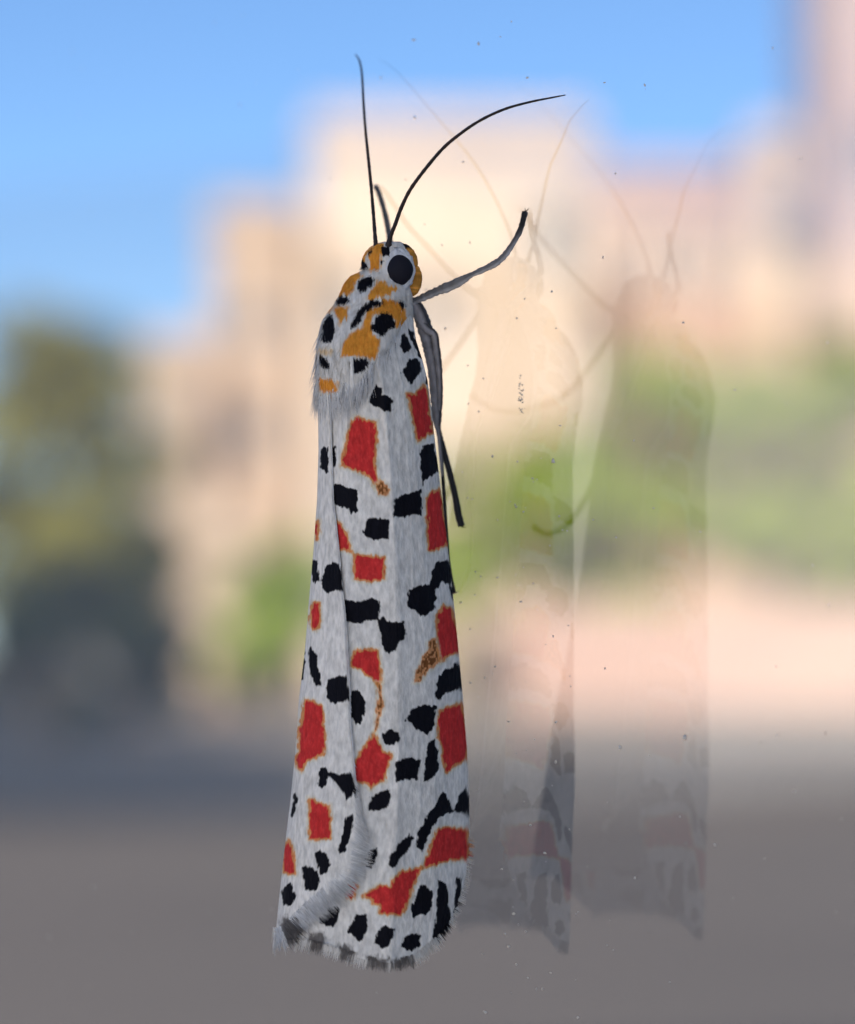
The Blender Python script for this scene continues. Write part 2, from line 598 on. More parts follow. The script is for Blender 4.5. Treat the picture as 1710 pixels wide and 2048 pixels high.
for a, b in ring:
    v, f = tube([(PX + (a - PX) * 0.02, PY + (b - PY) * 0.02, PZ + 0.42), (PX + (a - PX) * 0.98, PY + (b - PY) * 0.98, PZ - 0.02)], [0.007, 0.005], 6)
    mesh_obj('rib', v, f, M['frame'], cr)

# ------------------------------------------------------------------ window: one thick pane in a slim frame
PT = 0.0055
wroot = root('window', tuple(OG - np.array([0, 0, OG[2]])))
tag(wroot, 'single clear reflective window pane that the moth clings to', 'window')


def slab(name, a0, a1, h0, h1, z0, z1, mat, parent):
    V = []
    for z in (z0, z1):
        for (a, h) in ((a0, h0), (a1, h0), (a1, h1), (a0, h1)):
            V.append(np.array([OG[0], OG[1], 0]) + a * EA + h * NRM + np.array([0, 0, z]))
    F = [[3, 2, 1, 0], [4, 5, 6, 7], [0, 1, 5, 4], [1, 2, 6, 5], [2, 3, 7, 6], [3, 0, 4, 7]]
    o = mesh_obj(name, np.array(V), F, mat, parent, smooth=False)
    bm = bmesh.new()
    bm.from_mesh(o.data)
    bmesh.ops.recalc_face_normals(bm, faces=bm.faces)
    bm.to_mesh(o.data)
    bm.free()
    return o


slab('pane', -0.5, 0.5, -PT, 0.0, 1.0, 2.2, M['glass'], wroot)
slab('jamb', -0.55, -0.501, -0.03, 0.025, 0.95, 2.25, M['frame'], wroot)
slab('jamb', 0.501, 0.55, -0.03, 0.025, 0.95, 2.25, M['frame'], wroot)
slab('head_rail', -0.5005, 0.5005, -0.03, 0.025, 2.201, 2.25, M['frame'], wroot)
slab('sill', -0.5005, 0.5005, -0.03, 0.03, 0.95, 0.999, M['frame'], wroot)
slab('base_panel', -0.55, 0.55, -0.02, 0.015, 0.004, 0.9495, M['frame'], wroot)

# ------------------------------------------------------------------ the moth
# Everything below is given as (photo column, photo row, height over the glass in mm).
ROWS = np.array([  # row, left outline, right outline, axis height mm
    (560, 696, 822, 2.75), (572, 686, 822, 2.85), (590, 679, 824, 2.95), (610, 667, 825, 3.05), (640, 645, 826, 3.3), (680, 635, 832, 3.42),
    (720, 631, 845, 3.42), (760, 632, 855, 3.35), (820, 636, 863, 3.2), (900, 637, 872, 2.97), (1000, 634, 884, 2.83),
    (1100, 627, 896, 2.72), (1200, 618, 907, 2.62), (1300, 610, 917, 2.52), (1400, 598, 926, 2.42), (1500, 591, 934, 2.34),
    (1600, 581, 938.5, 2.28), (1700, 569, 939, 2.22), (1800, 558, 940, 2.18), (1950, 543, 940, 2.12)])


def srow(y):
    L = np.interp(y, ROWS[:, 0], ROWS[:, 1])
    R = np.interp(y, ROWS[:, 0], ROWS[:, 2])
    H = np.interp(y, ROWS[:, 0], ROWS[:, 3])
    return (L + R) / 2, (R - L) / 2, H


# lower edge of the furry thorax over the wings
YB = np.array([(600, 800), (622, 800), (640, 812), (660, 810), (690, 808), (712, 798), (738, 765), (757, 732), (775, 715), (790, 690), (800, 665), (822, 640), (860, 600)], float)
# inner margin of the upper (left) wing
EDGE = np.array([(780, 659), (808, 661), (880, 664), (950, 666.5), (1000, 668), (1050, 674), (1120, 681), (1180, 686), (1220, 691), (1290, 696),
                 (1360, 700), (1440, 702), (1520, 709), (1560, 712), (1590, 716), (1640, 723), (1690, 727), (1950, 730)], float)
MARG_L = np.array([(540, 1880), (551, 1880), (566, 1878), (585, 1868), (600, 1852), (620, 1830), (640, 1812), (665, 1792), (690, 1768), (705, 1746), (715, 1722), (721, 1690), (726, 1655), (735, 1640)], float)
MARG_R = np.array([(540, 1868), (590, 1882), (640, 1892), (690, 1908), (740, 1922), (790, 1927), (830, 1917), (870, 1884), (900, 1848), (920, 1800), (932, 1750), (938, 1690), (945, 1640)], float)

U0 = 0.2


def dep(u):
    """relief of the wrapped wings towards the viewer, in units of the half width"""
    u = np.clip(u, -1, 1)
    circ = np.sqrt(np.clip(1 - u * u, 0, 1))
    fac = np.interp(u, [-1, -0.93, -0.5, U0, 0.62, 1], [0, 0.36, 0.86, 1.0, 0.62, 0.0])
    return 0.4 * circ + 0.6 * fac


def noise2(x, y, cx, cy, seed):
    g = np.random.default_rng(seed).random((256, 256))
    fx, fy = np.asarray(x) / cx + 1000, np.asarray(y) / cy + 1000
    ix, iy = np.floor(fx).astype(int), np.floor(fy).astype(int)
    tx, ty = fx - ix, fy - iy
    tx, ty = tx * tx * (3 - 2 * tx), ty * ty * (3 - 2 * ty)
    a, b = g[ix % 256, iy % 256], g[(ix + 1) % 256, iy % 256]
    c, d = g[ix % 256, (iy + 1) % 256], g[(ix + 1) % 256, (iy + 1) % 256]
    return (a * (1 - tx) + b * tx) * (1 - ty) + (c * (1 - tx) + d * tx) * ty


def poly_sdf(x, y, poly):
    p = np.asarray(poly, float)
    q = np.roll(p, -1, axis=0)
    d2 = np.full(x.shape, 1e18)
    ins = np.zeros(x.shape, bool)
    for (ax, ay), (bx, by) in zip(p, q):
        ex, ey = bx - ax, by - ay
        l2 = ex * ex + ey * ey + 1e-9
        t = np.clip(((x - ax) * ex + (y - ay) * ey) / l2, 0, 1)
        d2 = np.minimum(d2, (x - ax - t * ex) ** 2 + (y - ay - t * ey) ** 2)
        if ay != by:
            c = ((ay > y) != (by > y)) & (x < ex * (y - ay) / ey + ax)
            ins ^= c
    d = np.sqrt(d2)
    return np.where(ins, -d, d)


# markings: (wing or body, colour, enlargement frame, outline).  Frames: origin and scale of the enlargement they were measured in
FR = {1: (560, 440, 4.275), 2: (580, 740, 4.275), 3: (560, 1080, 4.275), 4: (540, 1360, 4.071), 5: (530, 1580, 3.886)}
MK = [
    # right wing, red
    ('R', 'r', 2, [(565, 400), (650, 430), (735, 445), (735, 520), (740, 600), (725, 700), (730, 800), (735, 890), (760, 960), (720, 990), (690, 930), (640, 890), (580, 870), (510, 830), (440, 815), (460, 730), (475, 620), (500, 530), (530, 450)]),
    ('R', 'r', 2, [(1005, 205), (1080, 205), (1145, 130), (1165, 160), (1180, 280), (1200, 400), (1220, 530), (1160, 565), (1090, 615), (1070, 500), (1040, 380)]),
    ('R', 'r', 2, [(1165, 1100), (1200, 1050), (1280, 1010), (1300, 1100), (1320, 1250), (1345, 1500), (1270, 1530), (1190, 1540), (1180, 1450), (1175, 1300)]),
    ('R', 'r', 2, [(380, 1280), (440, 1330), (490, 1410), (505, 1500), (530, 1560), (480, 1535), (425, 1535), (390, 1420)]),
    ('R', 'r', 3, [(640, 125), (720, 135), (890, 150), (890, 330), (800, 350), (690, 350), (640, 330), (630, 230)]),
    ('R', 'r', 3, [(1345, 640), (1400, 560), (1475, 590), (1500, 700), (1525, 850), (1535, 960), (1460, 980), (1410, 1010), (1370, 1040), (1355, 960), (1345, 850), (1345, 740)]),
    ('R', 'r', 3, [(640, 945), (740, 935), (835, 945), (850, 1030), (865, 1140), (868, 1220), (835, 1240), (815, 1210), (790, 1180), (700, 1110), (610, 1080), (620, 1000)]),
    ('R', 'r', 4, [(1385, 250), (1450, 220), (1560, 190), (1590, 320), (1612, 480), (1612, 630), (1540, 670), (1500, 710), (1440, 745), (1415, 680), (1400, 560), (1370, 440), (1360, 350)]),
    ('R', 'r', 4, [(850, 430), (880, 500), (920, 580), (990, 600), (990, 640), (960, 660), (950, 740), (930, 820), (850, 850), (820, 890), (790, 840), (690, 830), (680, 740), (695, 660), (750, 580), (800, 500)]),
    ('R', 'r', 5, [(1400, 290), (1480, 300), (1565, 310), (1585, 430), (1585, 540), (1500, 540), (1420, 545), (1340, 580), (1230, 600), (1250, 540), (1280, 460), (1310, 370), (1340, 310)]),
    ('R', 'r', 5, [(1060, 630), (1140, 620), (1215, 600), (1190, 660), (1150, 740), (1130, 830), (1090, 920), (1050, 970), (960, 965), (890, 950), (900, 890), (840, 880), (810, 830), (760, 825), (830, 780), (880, 740), (970, 750), (1000, 690)]),
    ('R', 'r', 5, [(620, 745), (700, 710), (715, 760), (690, 840), (640, 840), (600, 800)]),
    # right wing, brownish tails
    ('R', 'n', 2, [(735, 970), (800, 955), (845, 1020), (825, 1065), (760, 1060), (720, 1000)]),
    ('R', 'n', 3, [(1270, 870), (1330, 850), (1350, 930), (1365, 1040), (1300, 1090), (1240, 1150), (1200, 1210), (1150, 1220), (1170, 1130), (1200, 1060), (1215, 1000), (1260, 950)]),
    ('R', 'n', 3, [(825, 1220), (868, 1220), (880, 1350), (880, 1450), (850, 1530), (832, 1600), (812, 1640), (825, 1520), (830, 1450), (845, 1350)]),
    # right wing, black
    ('R', 'k', 1, [(1100, 1190), (1180, 1185), (1205, 1230), (1205, 1300), (1165, 1340), (1140, 1410), (1100, 1400), (1080, 1350), (1040, 1310), (1050, 1270), (1080, 1250)]),
    ('R', 'k', 1, [(1050, 960), (1085, 1000), (1120, 1090), (1110, 1130), (1060, 1140), (1035, 1080), (1035, 1000)]),
    ('R', 'k', 1, [(1090, 920), (1130, 950), (1170, 1040), (1200, 1130), (1215, 1190), (1180, 1160), (1140, 1060), (1100, 980)]),
    ('R', 'k', 1, [(1235, 1330), (1275, 1340), (1275, 1420), (1245, 1400)]),
    ('R', 'k', 2, [(690, 200), (740, 130), (790, 150), (790, 210), (850, 230), (880, 270), (870, 355), (800, 355), (760, 320), (710, 310), (670, 280)]),
    ('R', 'k', 2, [(1115, 680), (1160, 640), (1225, 630), (1255, 740), (1265, 870), (1190, 920), (1140, 950), (1135, 990), (1125, 900), (1110, 780)]),
    ('R', 'k', 2, [(895, 1110), (960, 1070), (1030, 1050), (1120, 1020), (1130, 1120), (1120, 1240), (1040, 1240), (940, 1265), (890, 1250), (885, 1180)]),
    ('R', 'k', 2, [(340, 980), (440, 980), (500, 1010), (580, 1025), (580, 1080), (570, 1150), (575, 1210), (525, 1230), (500, 1190), (470, 1170), (400, 1165), (375, 1110), (350, 1050)]),
    ('R', 'k', 2, [(655, 1270), (690, 1255), (760, 1270), (850, 1275), (845, 1360), (840, 1440), (770, 1445), (700, 1450), (660, 1430), (620, 1390), (640, 1340)]),
    ('R', 'k', 2, [(350, 660), (395, 655), (395, 740), (380, 830), (350, 870)]),
    ('R', 'k', 3, [(1310, 220), (1360, 185), (1440, 165), (1460, 260), (1470, 350), (1450, 390), (1385, 360), (1350, 400), (1335, 420), (1335, 500), (1320, 600), (1240, 650), (1180, 640), (1150, 600), (1090, 570), (1085, 510), (1100, 430), (1180, 400), (1270, 370), (1295, 330)]),
    ('R', 'k', 3, [(1440, 380), (1475, 400), (1490, 520), (1470, 500), (1455, 450)]),
    ('R', 'k', 3, [(540, 505), (600, 515), (680, 525), (780, 495), (850, 510), (860, 570), (850, 650), (845, 680), (790, 680), (700, 710), (550, 705), (545, 600)]),
    ('R', 'k', 3, [(845, 680), (880, 660), (920, 700), (1060, 700), (1080, 790), (1060, 850), (1010, 890), (990, 945), (930, 965), (880, 940), (870, 850), (850, 760)]),
    ('R', 'k', 3, [(1410, 1110), (1480, 1090), (1490, 1040), (1540, 1060), (1560, 1180), (1565, 1290), (1500, 1275), (1430, 1310), (1395, 1330), (1360, 1370), (1330, 1340), (1345, 1230), (1360, 1160)]),
    ('R', 'k', 3, [(600, 1290), (650, 1275), (700, 1320), (735, 1390), (720, 1470), (690, 1570), (650, 1575), (605, 1520), (600, 1400)]),
    ('R', 'k', 4, [(1120, 300), (1150, 250), (1200, 205), (1290, 200), (1355, 215), (1340, 300), (1330, 400), (1280, 445), (1220, 420), (1170, 380), (1140, 340), (1100, 335)]),
    ('R', 'k', 4, [(910, 440), (960, 415), (1000, 405), (1050, 430), (1050, 490), (1015, 530), (950, 530), (910, 480)]),
    ('R', 'k', 4, [(1025, 670), (1070, 650), (1130, 630), (1230, 650), (1215, 730), (1195, 810), (1120, 810), (1030, 830), (1015, 760)]),
    ('R', 'k', 4, [(1290, 510), (1340, 490), (1365, 560), (1370, 640), (1375, 720), (1345, 780), (1300, 820), (1255, 825), (1260, 730), (1275, 600)]),
    ('R', 'k', 4, [(820, 950), (900, 910), (980, 890), (975, 980), (950, 1040), (860, 1065), (805, 1060), (810, 990)]),
    ('R', 'k', 5, [(1380, 10), (1405, 20), (1430, 80), (1460, 150), (1490, 100), (1520, 20), (1560, -20), (1595, 60), (1595, 200), (1540, 180), (1480, 170), (1400, 190), (1340, 230), (1300, 300), (1260, 380), (1215, 480), (1185, 440), (1180, 350), (1220, 280), (1270, 180), (1330, 110)]),
    ('R', 'k', 5, [(780, 510), (820, 470), (870, 450), (880, 510), (855, 560), (820, 605), (780, 590)]),
    ('R', 'k', 5, [(960, 540), (1000, 480), (1050, 400), (1120, 345), (1155, 380), (1140, 440), (1080, 500), (1030, 570), (990, 610), (960, 580)]),
    ('R', 'k', 5, [(1180, 800), (1200, 740), (1245, 745), (1300, 790), (1300, 870), (1285, 940), (1250, 980), (1190, 970), (1145, 1000), (1135, 930), (1160, 860)]),
    ('R', 'k', 5, [(1345, 700), (1400, 710), (1425, 780), (1425, 900), (1450, 960), (1430, 1040), (1390, 1130), (1330, 1160), (1290, 1150), (1320, 1060), (1335, 900), (1340, 780)]),
    ('R', 'k', 5, [(1490, 685), (1535, 690), (1530, 760), (1510, 840), (1490, 920), (1460, 960), (1465, 890), (1485, 800)]),
    ('R', 'k', 5, [(500, 910), (550, 895), (590, 930), (560, 1000), (540, 1065), (470, 1060), (420, 1020), (440, 960)]),
    ('R', 'k', 5, [(710, 970), (780, 965), (805, 1010), (790, 1080), (770, 1150), (730, 1180), (690, 1130), (630, 1110), (650, 1060), (690, 1020)]),
    ('R', 'k', 5, [(900, 1070), (940, 1050), (1010, 1080), (1000, 1150), (960, 1210), (910, 1230), (855, 1190), (870, 1120)]),
    ('R', 'k', 5, [(1090, 1140), (1150, 1110), (1205, 1130), (1210, 1200), (1160, 1250), (1100, 1245), (1050, 1220)]),
    ('R', 'g', 5, [(780, 1290), (860, 1290), (960, 1310), (950, 1370), (860, 1395), (800, 1350)]),
    ('R', 'g', 5, [(990, 1310), (1140, 1310), (1140, 1360), (1050, 1395), (1000, 1390)]),
    ('R', 'g', 5, [(570, 1210), (640, 1200), (700, 1260), (680, 1320), (610, 1300)]),
    ('R', 'g', 5, [(350, 1110), (420, 1100), (480, 1150), (450, 1240), (360, 1230)]),
    # left wing
    ('L', 'k', 2, [(265, 680), (290, 655), (325, 660), (325, 870), (305, 880), (260, 830)]),
    ('L', 'r', 2, [(215, 1290), (243, 1290), (243, 1400), (222, 1450), (205, 1380)]),
    ('L', 'k', 3, [(275, 175), (325, 170), (330, 350), (300, 370), (275, 310), (270, 220)]),
    ('L', 'k', 3, [(390, 230), (450, 190), (510, 200), (540, 300), (535, 430), (450, 435), (400, 455), (360, 410), (350, 350), (375, 300)]),
    ('L', 'r', 3, [(285, 540), (335, 545), (345, 640), (335, 740), (300, 770), (265, 740), (255, 650)]),
    ('L', 'k', 3, [(265, 905), (285, 960), (320, 990), (330, 1080), (355, 1180), (350, 1245), (300, 1250), (270, 1180), (250, 1080), (245, 960)]),
    ('L', 'k', 3, [(212, 950), (215, 1000), (208, 1100), (195, 1190), (180, 1190), (195, 1080)]),
    ('L', 'k', 3, [(420, 1190), (500, 1165), (560, 1150), (590, 1280), (590, 1370), (490, 1400), (420, 1385), (400, 1310), (390, 1240)]),
    ('L', 'r', 4, [(290, 160), (340, 170), (420, 215), (430, 300), (440, 400), (450, 500), (440, 600), (350, 640), (300, 660), (260, 740), (220, 700), (205, 650), (240, 580), (230, 430), (260, 300), (275, 200)]),
    ('L', 'k', 4, [(400, 715), (450, 705), (490, 750), (560, 770), (660, 750), (690, 850), (675, 960), (620, 970), (580, 900), (530, 830), (480, 790), (440, 880), (390, 870), (395, 780)]),
    ('L', 'k', 4, [(200, 910), (230, 970), (210, 1060), (170, 1135), (180, 1020)]),
    ('L', 'r', 5, [(345, 60), (420, 100), (500, 120), (510, 240), (505, 370), (430, 385), (345, 380), (345, 200)]),
    ('L', 'k', 5, [(630, 210), (680, 190), (685, 280), (660, 380), (620, 480), (580, 500), (580, 430), (610, 330)]),
    ('L', 'r', 5, [(185, 390), (215, 450), (230, 550), (235, 650), (140, 645), (130, 540), (155, 430)]),
    ('L', 'k', 5, [(385, 490), (430, 460), (490, 520), (510, 580), (480, 650), (430, 660), (405, 580)]),
    ('L', 'k', 5, [(285, 600), (350, 590), (405, 630), (425, 700), (400, 775), (310, 780), (300, 690)]),
    ('L', 'k', 5, [(150, 740), (200, 720), (220, 790), (245, 820), (210, 890), (145, 900), (125, 820)]),
    ('L', 'g', 5, [(140, 990), (250, 990), (270, 1060), (220, 1170), (150, 1160), (120, 1050)]),
    # furry body
    ('B', 'o', 1, [(600, 470), (650, 450), (695, 480), (640, 540), (640, 600), (560, 640), (500, 640), (515, 580)]),
    ('B', 'o', 1, [(840, 520), (930, 560), (990, 590), (920, 640), (860, 660), (760, 670), (800, 600), (840, 570)]),
    ('B', 'o', 1, [(465, 760), (580, 755), (570, 820), (510, 880), (490, 830)]),
    ('B', 'o', 1, [(370, 780), (430, 730), (450, 730), (420, 790)]),
    ('B', 'o', 1, [(890, 680), (970, 700), (1050, 770), (1080, 870), (1080, 920), (1000, 910), (990, 850), (930, 800), (850, 790), (800, 810), (760, 870), (760, 950), (800, 1000), (840, 1030), (820, 1180), (700, 1150), (540, 1160), (545, 1060), (600, 980), (690, 950), (720, 890), (750, 800), (850, 750)]),
    ('B', 'p', 1, [(320, 1100), (450, 1120), (430, 1160), (320, 1150)]),
    ('B', 'o', 1, [(330, 1370), (480, 1390), (475, 1480), (450, 1545), (390, 1550), (340, 1440)]),
    ('B', 'o', 1, [(690, 330), (740, 260), (800, 235), (790, 270), (730, 320), (700, 400)]),
    ('B', 'o', 1, [(820, 205), (880, 205), (860, 300), (850, 360), (850, 420), (790, 430), (770, 330), (790, 270)]),
    ('B', 'k', 1, [(690, 500), (760, 490), (805, 510), (795, 570), (740, 600), (690, 630), (650, 590), (660, 550)]),
    ('B', 'k', 1, [(480, 690), (540, 650), (570, 660), (590, 700), (540, 730), (485, 735)]),
    ('B', 'k', 1, [(620, 850), (660, 780), (760, 700), (830, 685), (885, 700), (870, 740), (790, 750), (720, 800), (690, 860), (650, 910), (595, 945), (600, 890)]),
    ('B', 'k', 1, [(810, 840), (870, 805), (950, 810), (985, 870), (985, 920), (920, 950), (880, 990), (840, 985), (785, 945), (790, 890), (805, 880)]),
    ('B', 'k', 1, [(430, 810), (460, 850), (470, 960), (450, 1040), (410, 1060), (330, 1030), (340, 920), (380, 860)]),
    ('B', 'k', 1, [(350, 1160), (390, 1190), (420, 1230), (410, 1280), (350, 1275), (325, 1220)]),
    ('B', 'k', 1, [(600, 1180), (660, 1190), (740, 1185), (755, 1230), (720, 1290), (660, 1320), (610, 1290), (590, 1230)]),
    ('B', 'k', 1, [(1020, 710), (1070, 695), (1080, 740), (1050, 770)]),
    ('B', 'k', 1, [(700, 350), (740, 370), (765, 420), (700, 435)]),
    ('B', 'k', 1, [(850, 350), (880, 350), (870, 380), (850, 375)]),
    ('B', 'k', 1, [(735, 290), (790, 260), (785, 285), (745, 315)]),
    ('B', 'k', 1, [(868, 235), (945, 215), (940, 310), (880, 310)]),
]
MARKS = []
for wg, c, fr, pl in MK:
    ox, oy, s = FR[fr]
    MARKS.append((wg, c, np.array([(ox + a / s, oy + b / s) for a, b in pl])))

WHITE = np.array([0.76, 0.725, 0.68])
CREAM = np.array([0.74, 0.62, 0.40])
ORANGE = np.array([0.82, 0.33, 0.045])
RIM = np.array([0.70, 0.25, 0.06])
RED = np.array([0.60, 0.035, 0.035])
BLACK = np.array([0.006, 0.006, 0.010])
BROWN = np.array([0.36, 0.13, 0.04])
GREY = np.array([0.05, 0.038, 0.036])


def sstep(a, b, x):
    t = np.clip((x - a) / (b - a), 0, 1)
    return t * t * (3 - 2 * t)


def paint(px, py, wing):
    px = np.asarray(px, float)
    py = np.asarray(py, float)
    shp = px.shape
    px, py = px.ravel(), py.ravel()
    col = np.tile(WHITE, (len(px), 1)) * (0.95 + 0.1 * noise2(px, py, 40, 90, 5))[:, None]
    jag = (noise2(px, py, 4.5, 9, 1) - .5) * 7 + (noise2(px, py, 2.2, 4, 2) - .5) * 3.0
    spk = noise2(px, py, 3.0, 4.5, 3)
    if wing == 'B':
        jag = (noise2(px, py, 3.5, 16, 1) - .5) * 8 + (noise2(px, py, 2.0, 6, 2) - .5) * 4.0
        col *= (0.82 + 0.28 * noise2(px, py, 2.6, 30, 8))[:, None]

    def put(sel, c, m):
        col[sel] = col[sel] * (1 - m[:, None]) + c * m[:, None]
    order = {'p': 0, 'o': 1, 'r': 1, 'n': 2, 'g': 3, 'k': 4}
    for wg, c, pl in sorted([m for m in MARKS if m[0] == wing], key=lambda m: order[m[1]]):
        lo, hi = pl.min(0) - 18, pl.max(0) + 18
        sel = np.nonzero((px > lo[0]) & (px < hi[0]) & (py > lo[1]) & (py < hi[1]))[0]
        if not len(sel):
            continue
        d = poly_sdf(px[sel], py[sel], pl)
        j = jag[sel]
        s = spk[sel]
        if c == 'k':
            put(sel, BLACK, sstep(1.2, -1.2, d + j * 0.75))
        elif c == 'g':
            put(sel, GREY, 0.85 * sstep(6, -5, d + j * 1.4))
        elif c == 'r':
            put(sel, CREAM, 0.55 * sstep(9, 3, d + j * 0.6))
            put(sel, RIM, 0.9 * sstep(4, 1, d + j * 0.8))
            put(sel, RED, sstep(-0.5, -3.5, d + j * 0.9))
            put(sel, RED * 1.25 + 0.02, 0.35 * sstep(0.6, 0.8, s) * (d < -4))
        elif c == 'n':
            put(sel, CREAM, 0.5 * sstep(8, 2, d + j * 0.6))
            put(sel, RIM, 0.85 * sstep(3, -1, d + j))
            put(sel, BROWN * 0.6, sstep(0.35, 0.6, s) * sstep(0, -4, d + j))
        elif c == 'o':
            put(sel, CREAM, 0.5 * sstep(8, 1, d + j))
            put(sel, ORANGE, sstep(2, -3, d + j - 3))
            put(sel, ORANGE * 0.75, 0.5 * sstep(0.5, 0.8, s) * (d < -3))
        elif c == 'p':
            put(sel, np.array([0.74, 0.5, 0.22]), 0.7 * sstep(5, -5, d + j))
    return col.reshape(shp + (3,))


MROOT = root('moth', tuple(P(770, 1250, 0.0)))
tag(MROOT, 'white moth with black and red spotted wings and orange thorax clinging to the window pane', 'moth')
px_mm = lambda t: t / FOC            # one photo pixel at distance t, metres


def shell(px, y, off_px, u=None, d=None):
    """point of the wrapped outer surface seen at px,y, lifted by off_px photo pixels towards the viewer"""
    c, R, H = srow(y)
    tc = depth(c, y, H)
    if d is None:
        d = dep((px - c) / R)
    k = tc / FOC
    t = tc - (d * R + off_px) * k
    return CAM + ray(px, y) * t[..., None]


# --- right (lower) wing
NC, NR = 210, 620
cols_u = np.linspace(-0.78, 1.0, NC)
cols_u = np.sign(cols_u) * np.abs(cols_u)
y1 = np.full(NC, 1900.0)
for _ in range(40):
    c, R, H = srow(y1)
    y1 = 0.5 * y1 + 0.5 * np.interp(c + cols_u * R, MARG_R[:, 0], MARG_R[:, 1])
y0 = np.interp(cols_u, [-0.78, 0.0, 0.6, 0.9, 1.0], [730, 700, 640, 622, 640])
T = np.linspace(0, 1, NR)[:, None]
Y = y0[None, :] + T * (y1 - y0)[None, :]
c, R, H = srow(Y)
X = c + cols_u[None, :] * R
offs = (noise2(X, Y, 60, 160, 11) - .5) * 5 + (noise2(X, Y, 14, 60, 12) - .5) * 1.2
# a few lengthwise veins and the pleat next to the inner margin
for uv, wv, hv in ((0.20, 0.05, 2.5), (0.48, 0.022, 1.0), (0.68, 0.022, 0.9), (-0.12, 0.022, 0.9), (-0.35, 0.02, 0.8), (0.88, 0.03, 1.2)):
    offs += hv * np.exp(-((cols_u[None, :] - uv - 0.05 * np.sin(Y / 210 + uv * 9)) / wv) ** 2)
pleat = np.exp(-((X - np.interp(Y, [780, 960, 1100], [703, 672, 660])) / 9) ** 2) * sstep(1000, 900, Y)
offs += 9 * pleat
V = shell(X, Y, offs)
rw = mesh_obj('wing', V.reshape(-1, 3), grid_faces(NR, NC), M['wing'], MROOT, cols=paint(X, Y, 'R').reshape(-1, 3))
RWX, RWY, RWO = X, Y, offs

# --- left (upper) wing: seen part, then the flank on the far side
NV, NH = 130, 60
NC = NV + NH
sv = np.linspace(0, 1, NV)
y1 = np.full(NV, 1850.0)
for _ in range(60):
    c, R, H = srow(y1)
    e = np.interp(y1, EDGE[:, 0], EDGE[:, 1])
    x = e + sv * (c - R - e)
    y1 = 0.6 * y1 + 0.4 * np.interp(x, MARG_L[:, 0], MARG_L[:, 1])
psi_h = np.linspace(-90, -158, NH + 1)[1:]
y1 = np.concatenate([y1, np.linspace(y1[-1], y1[-1] - 190, NH)])
y0 = np.concatenate([np.full(NV, 745.0), np.full(NH, 745.0)])
Y = y0[None, :] + T * (y1 - y0)[None, :]
c, R, H = srow(Y)
E = np.interp(Y, EDGE[:, 0], EDGE[:, 1])
X = np.empty_like(Y)
D = np.empty_like(Y)
X[:, :NV] = E[:, :NV] + sv[None, :] ** 0.9 * (c - R - E)[:, :NV]
D[:, :NV] = dep((X[:, :NV] - c[:, :NV]) / R[:, :NV])
ps = np.radians(psi_h)[None, :]
X[:, NV:] = c[:, NV:] + R[:, NV:] * np.sin(ps)
D[:, NV:] = np.cos(ps)
offs = 8 + (noise2(X, Y, 50, 150, 21) - .5) * 4 + (noise2(X, Y, 12, 50, 22) - .5) * 1.0
de = X - E
roll = np.exp(-((de + 7) / 6.0) ** 2) * sstep(1650, 1100, Y) * 5 - 4 * np.exp(-(de / 3.0) ** 2)
groove = -3 * np.exp(-((X - np.interp(Y, [800, 1100, 1400, 1700], [650, 640, 648, 640])) / 5) ** 2)
offs[:, :NV] += (roll + groove)[:, :NV]
V = shell(X, Y, offs, d=D)
XP = X.copy()
XP[:, NV:] = (c + R * 1.0)[:, NV:] * 0 + c[:, NV:] + R[:, NV:] * np.sin(np.radians(np.linspace(15, 92, NH)))[None, :]
colL = np.empty(V.shape)
colL[:, :NV] = paint(X[:, :NV], Y[:, :NV], 'L')
colL[:, NV:] = paint(XP[:, NV:], Y[:, NV:], 'R')
lw = mesh_obj('wing', V.reshape(-1, 3), grid_faces(NR, NC), M['wing'], MROOT, cols=colL.reshape(-1, 3))
LWV = V

# --- hindwings: plain pale membranes folded under the forewings
for (pa, pb2, ym) in ((-155, -32, 1790), (-30, 88, 1735)):
    nn_, nr_ = 60, 120
    ps2 = np.radians(np.linspace(pa, pb2, nn_))[None, :]
    Y2 = np.linspace(780, ym, nr_)[:, None] + 0 * ps2
    c, R, H = srow(Y2)
    X2 = c + R * 0.97 * np.sin(ps2)
    u2 = np.sin(ps2) + 0 * Y2
    D2 = np.where(np.cos(ps2) > 0, dep(u2), np.cos(ps2))
    V = shell(X2, Y2, -9 * np.clip(np.cos(ps2), -0.8, 1) + (noise2(X2, Y2, 30, 80, 61) - .5) * 3, d=D2)
    ch = np.tile(np.array([0.46, 0.41, 0.39]), (V.shape[0] * V.shape[1], 1))
    mesh_obj('hindwing', V.reshape(-1, 3), grid_faces(nr_, nn_), M['wing'], MROOT, cols=ch)

# --- head, thorax and abdomen: one continuous skin
BR = np.array([  # row, left, right, axis height
    (483, 768, 800, 2.70), (487, 752, 808, 2.68), (494, 740, 817, 2.66), (505, 730, 824, 2.65), (518, 724, 828, 2.64), (532, 722, 829, 2.64), (541, 725, 827, 2.66),
    (546, 714, 826, 2.68), (552, 700, 824, 2.7), (566, 689, 822, 2.8)])
yy = np.concatenate([np.linspace(483, 566, 46), np.linspace(567.5, 860, 190), np.linspace(864, 1690, 130)])
NS = 260
ps = np.linspace(-math.pi, math.pi, NS, endpoint=False)
Y = np.repeat(yy[:, None], NS, 1)
cS, RS, HS = srow(yy)
Lb = np.interp(yy, np.r_[BR[:, 0], ROWS[1:, 0]], np.r_[BR[:, 1], ROWS[1:, 1]])
Rb = np.interp(yy, np.r_[BR[:, 0], ROWS[1:, 0]], np.r_[BR[:, 2], ROWS[1:, 2]])
Hb = np.interp(yy, np.r_[BR[:, 0], ROWS[1:, 0]], np.r_[BR[:, 3], ROWS[1:, 3]])
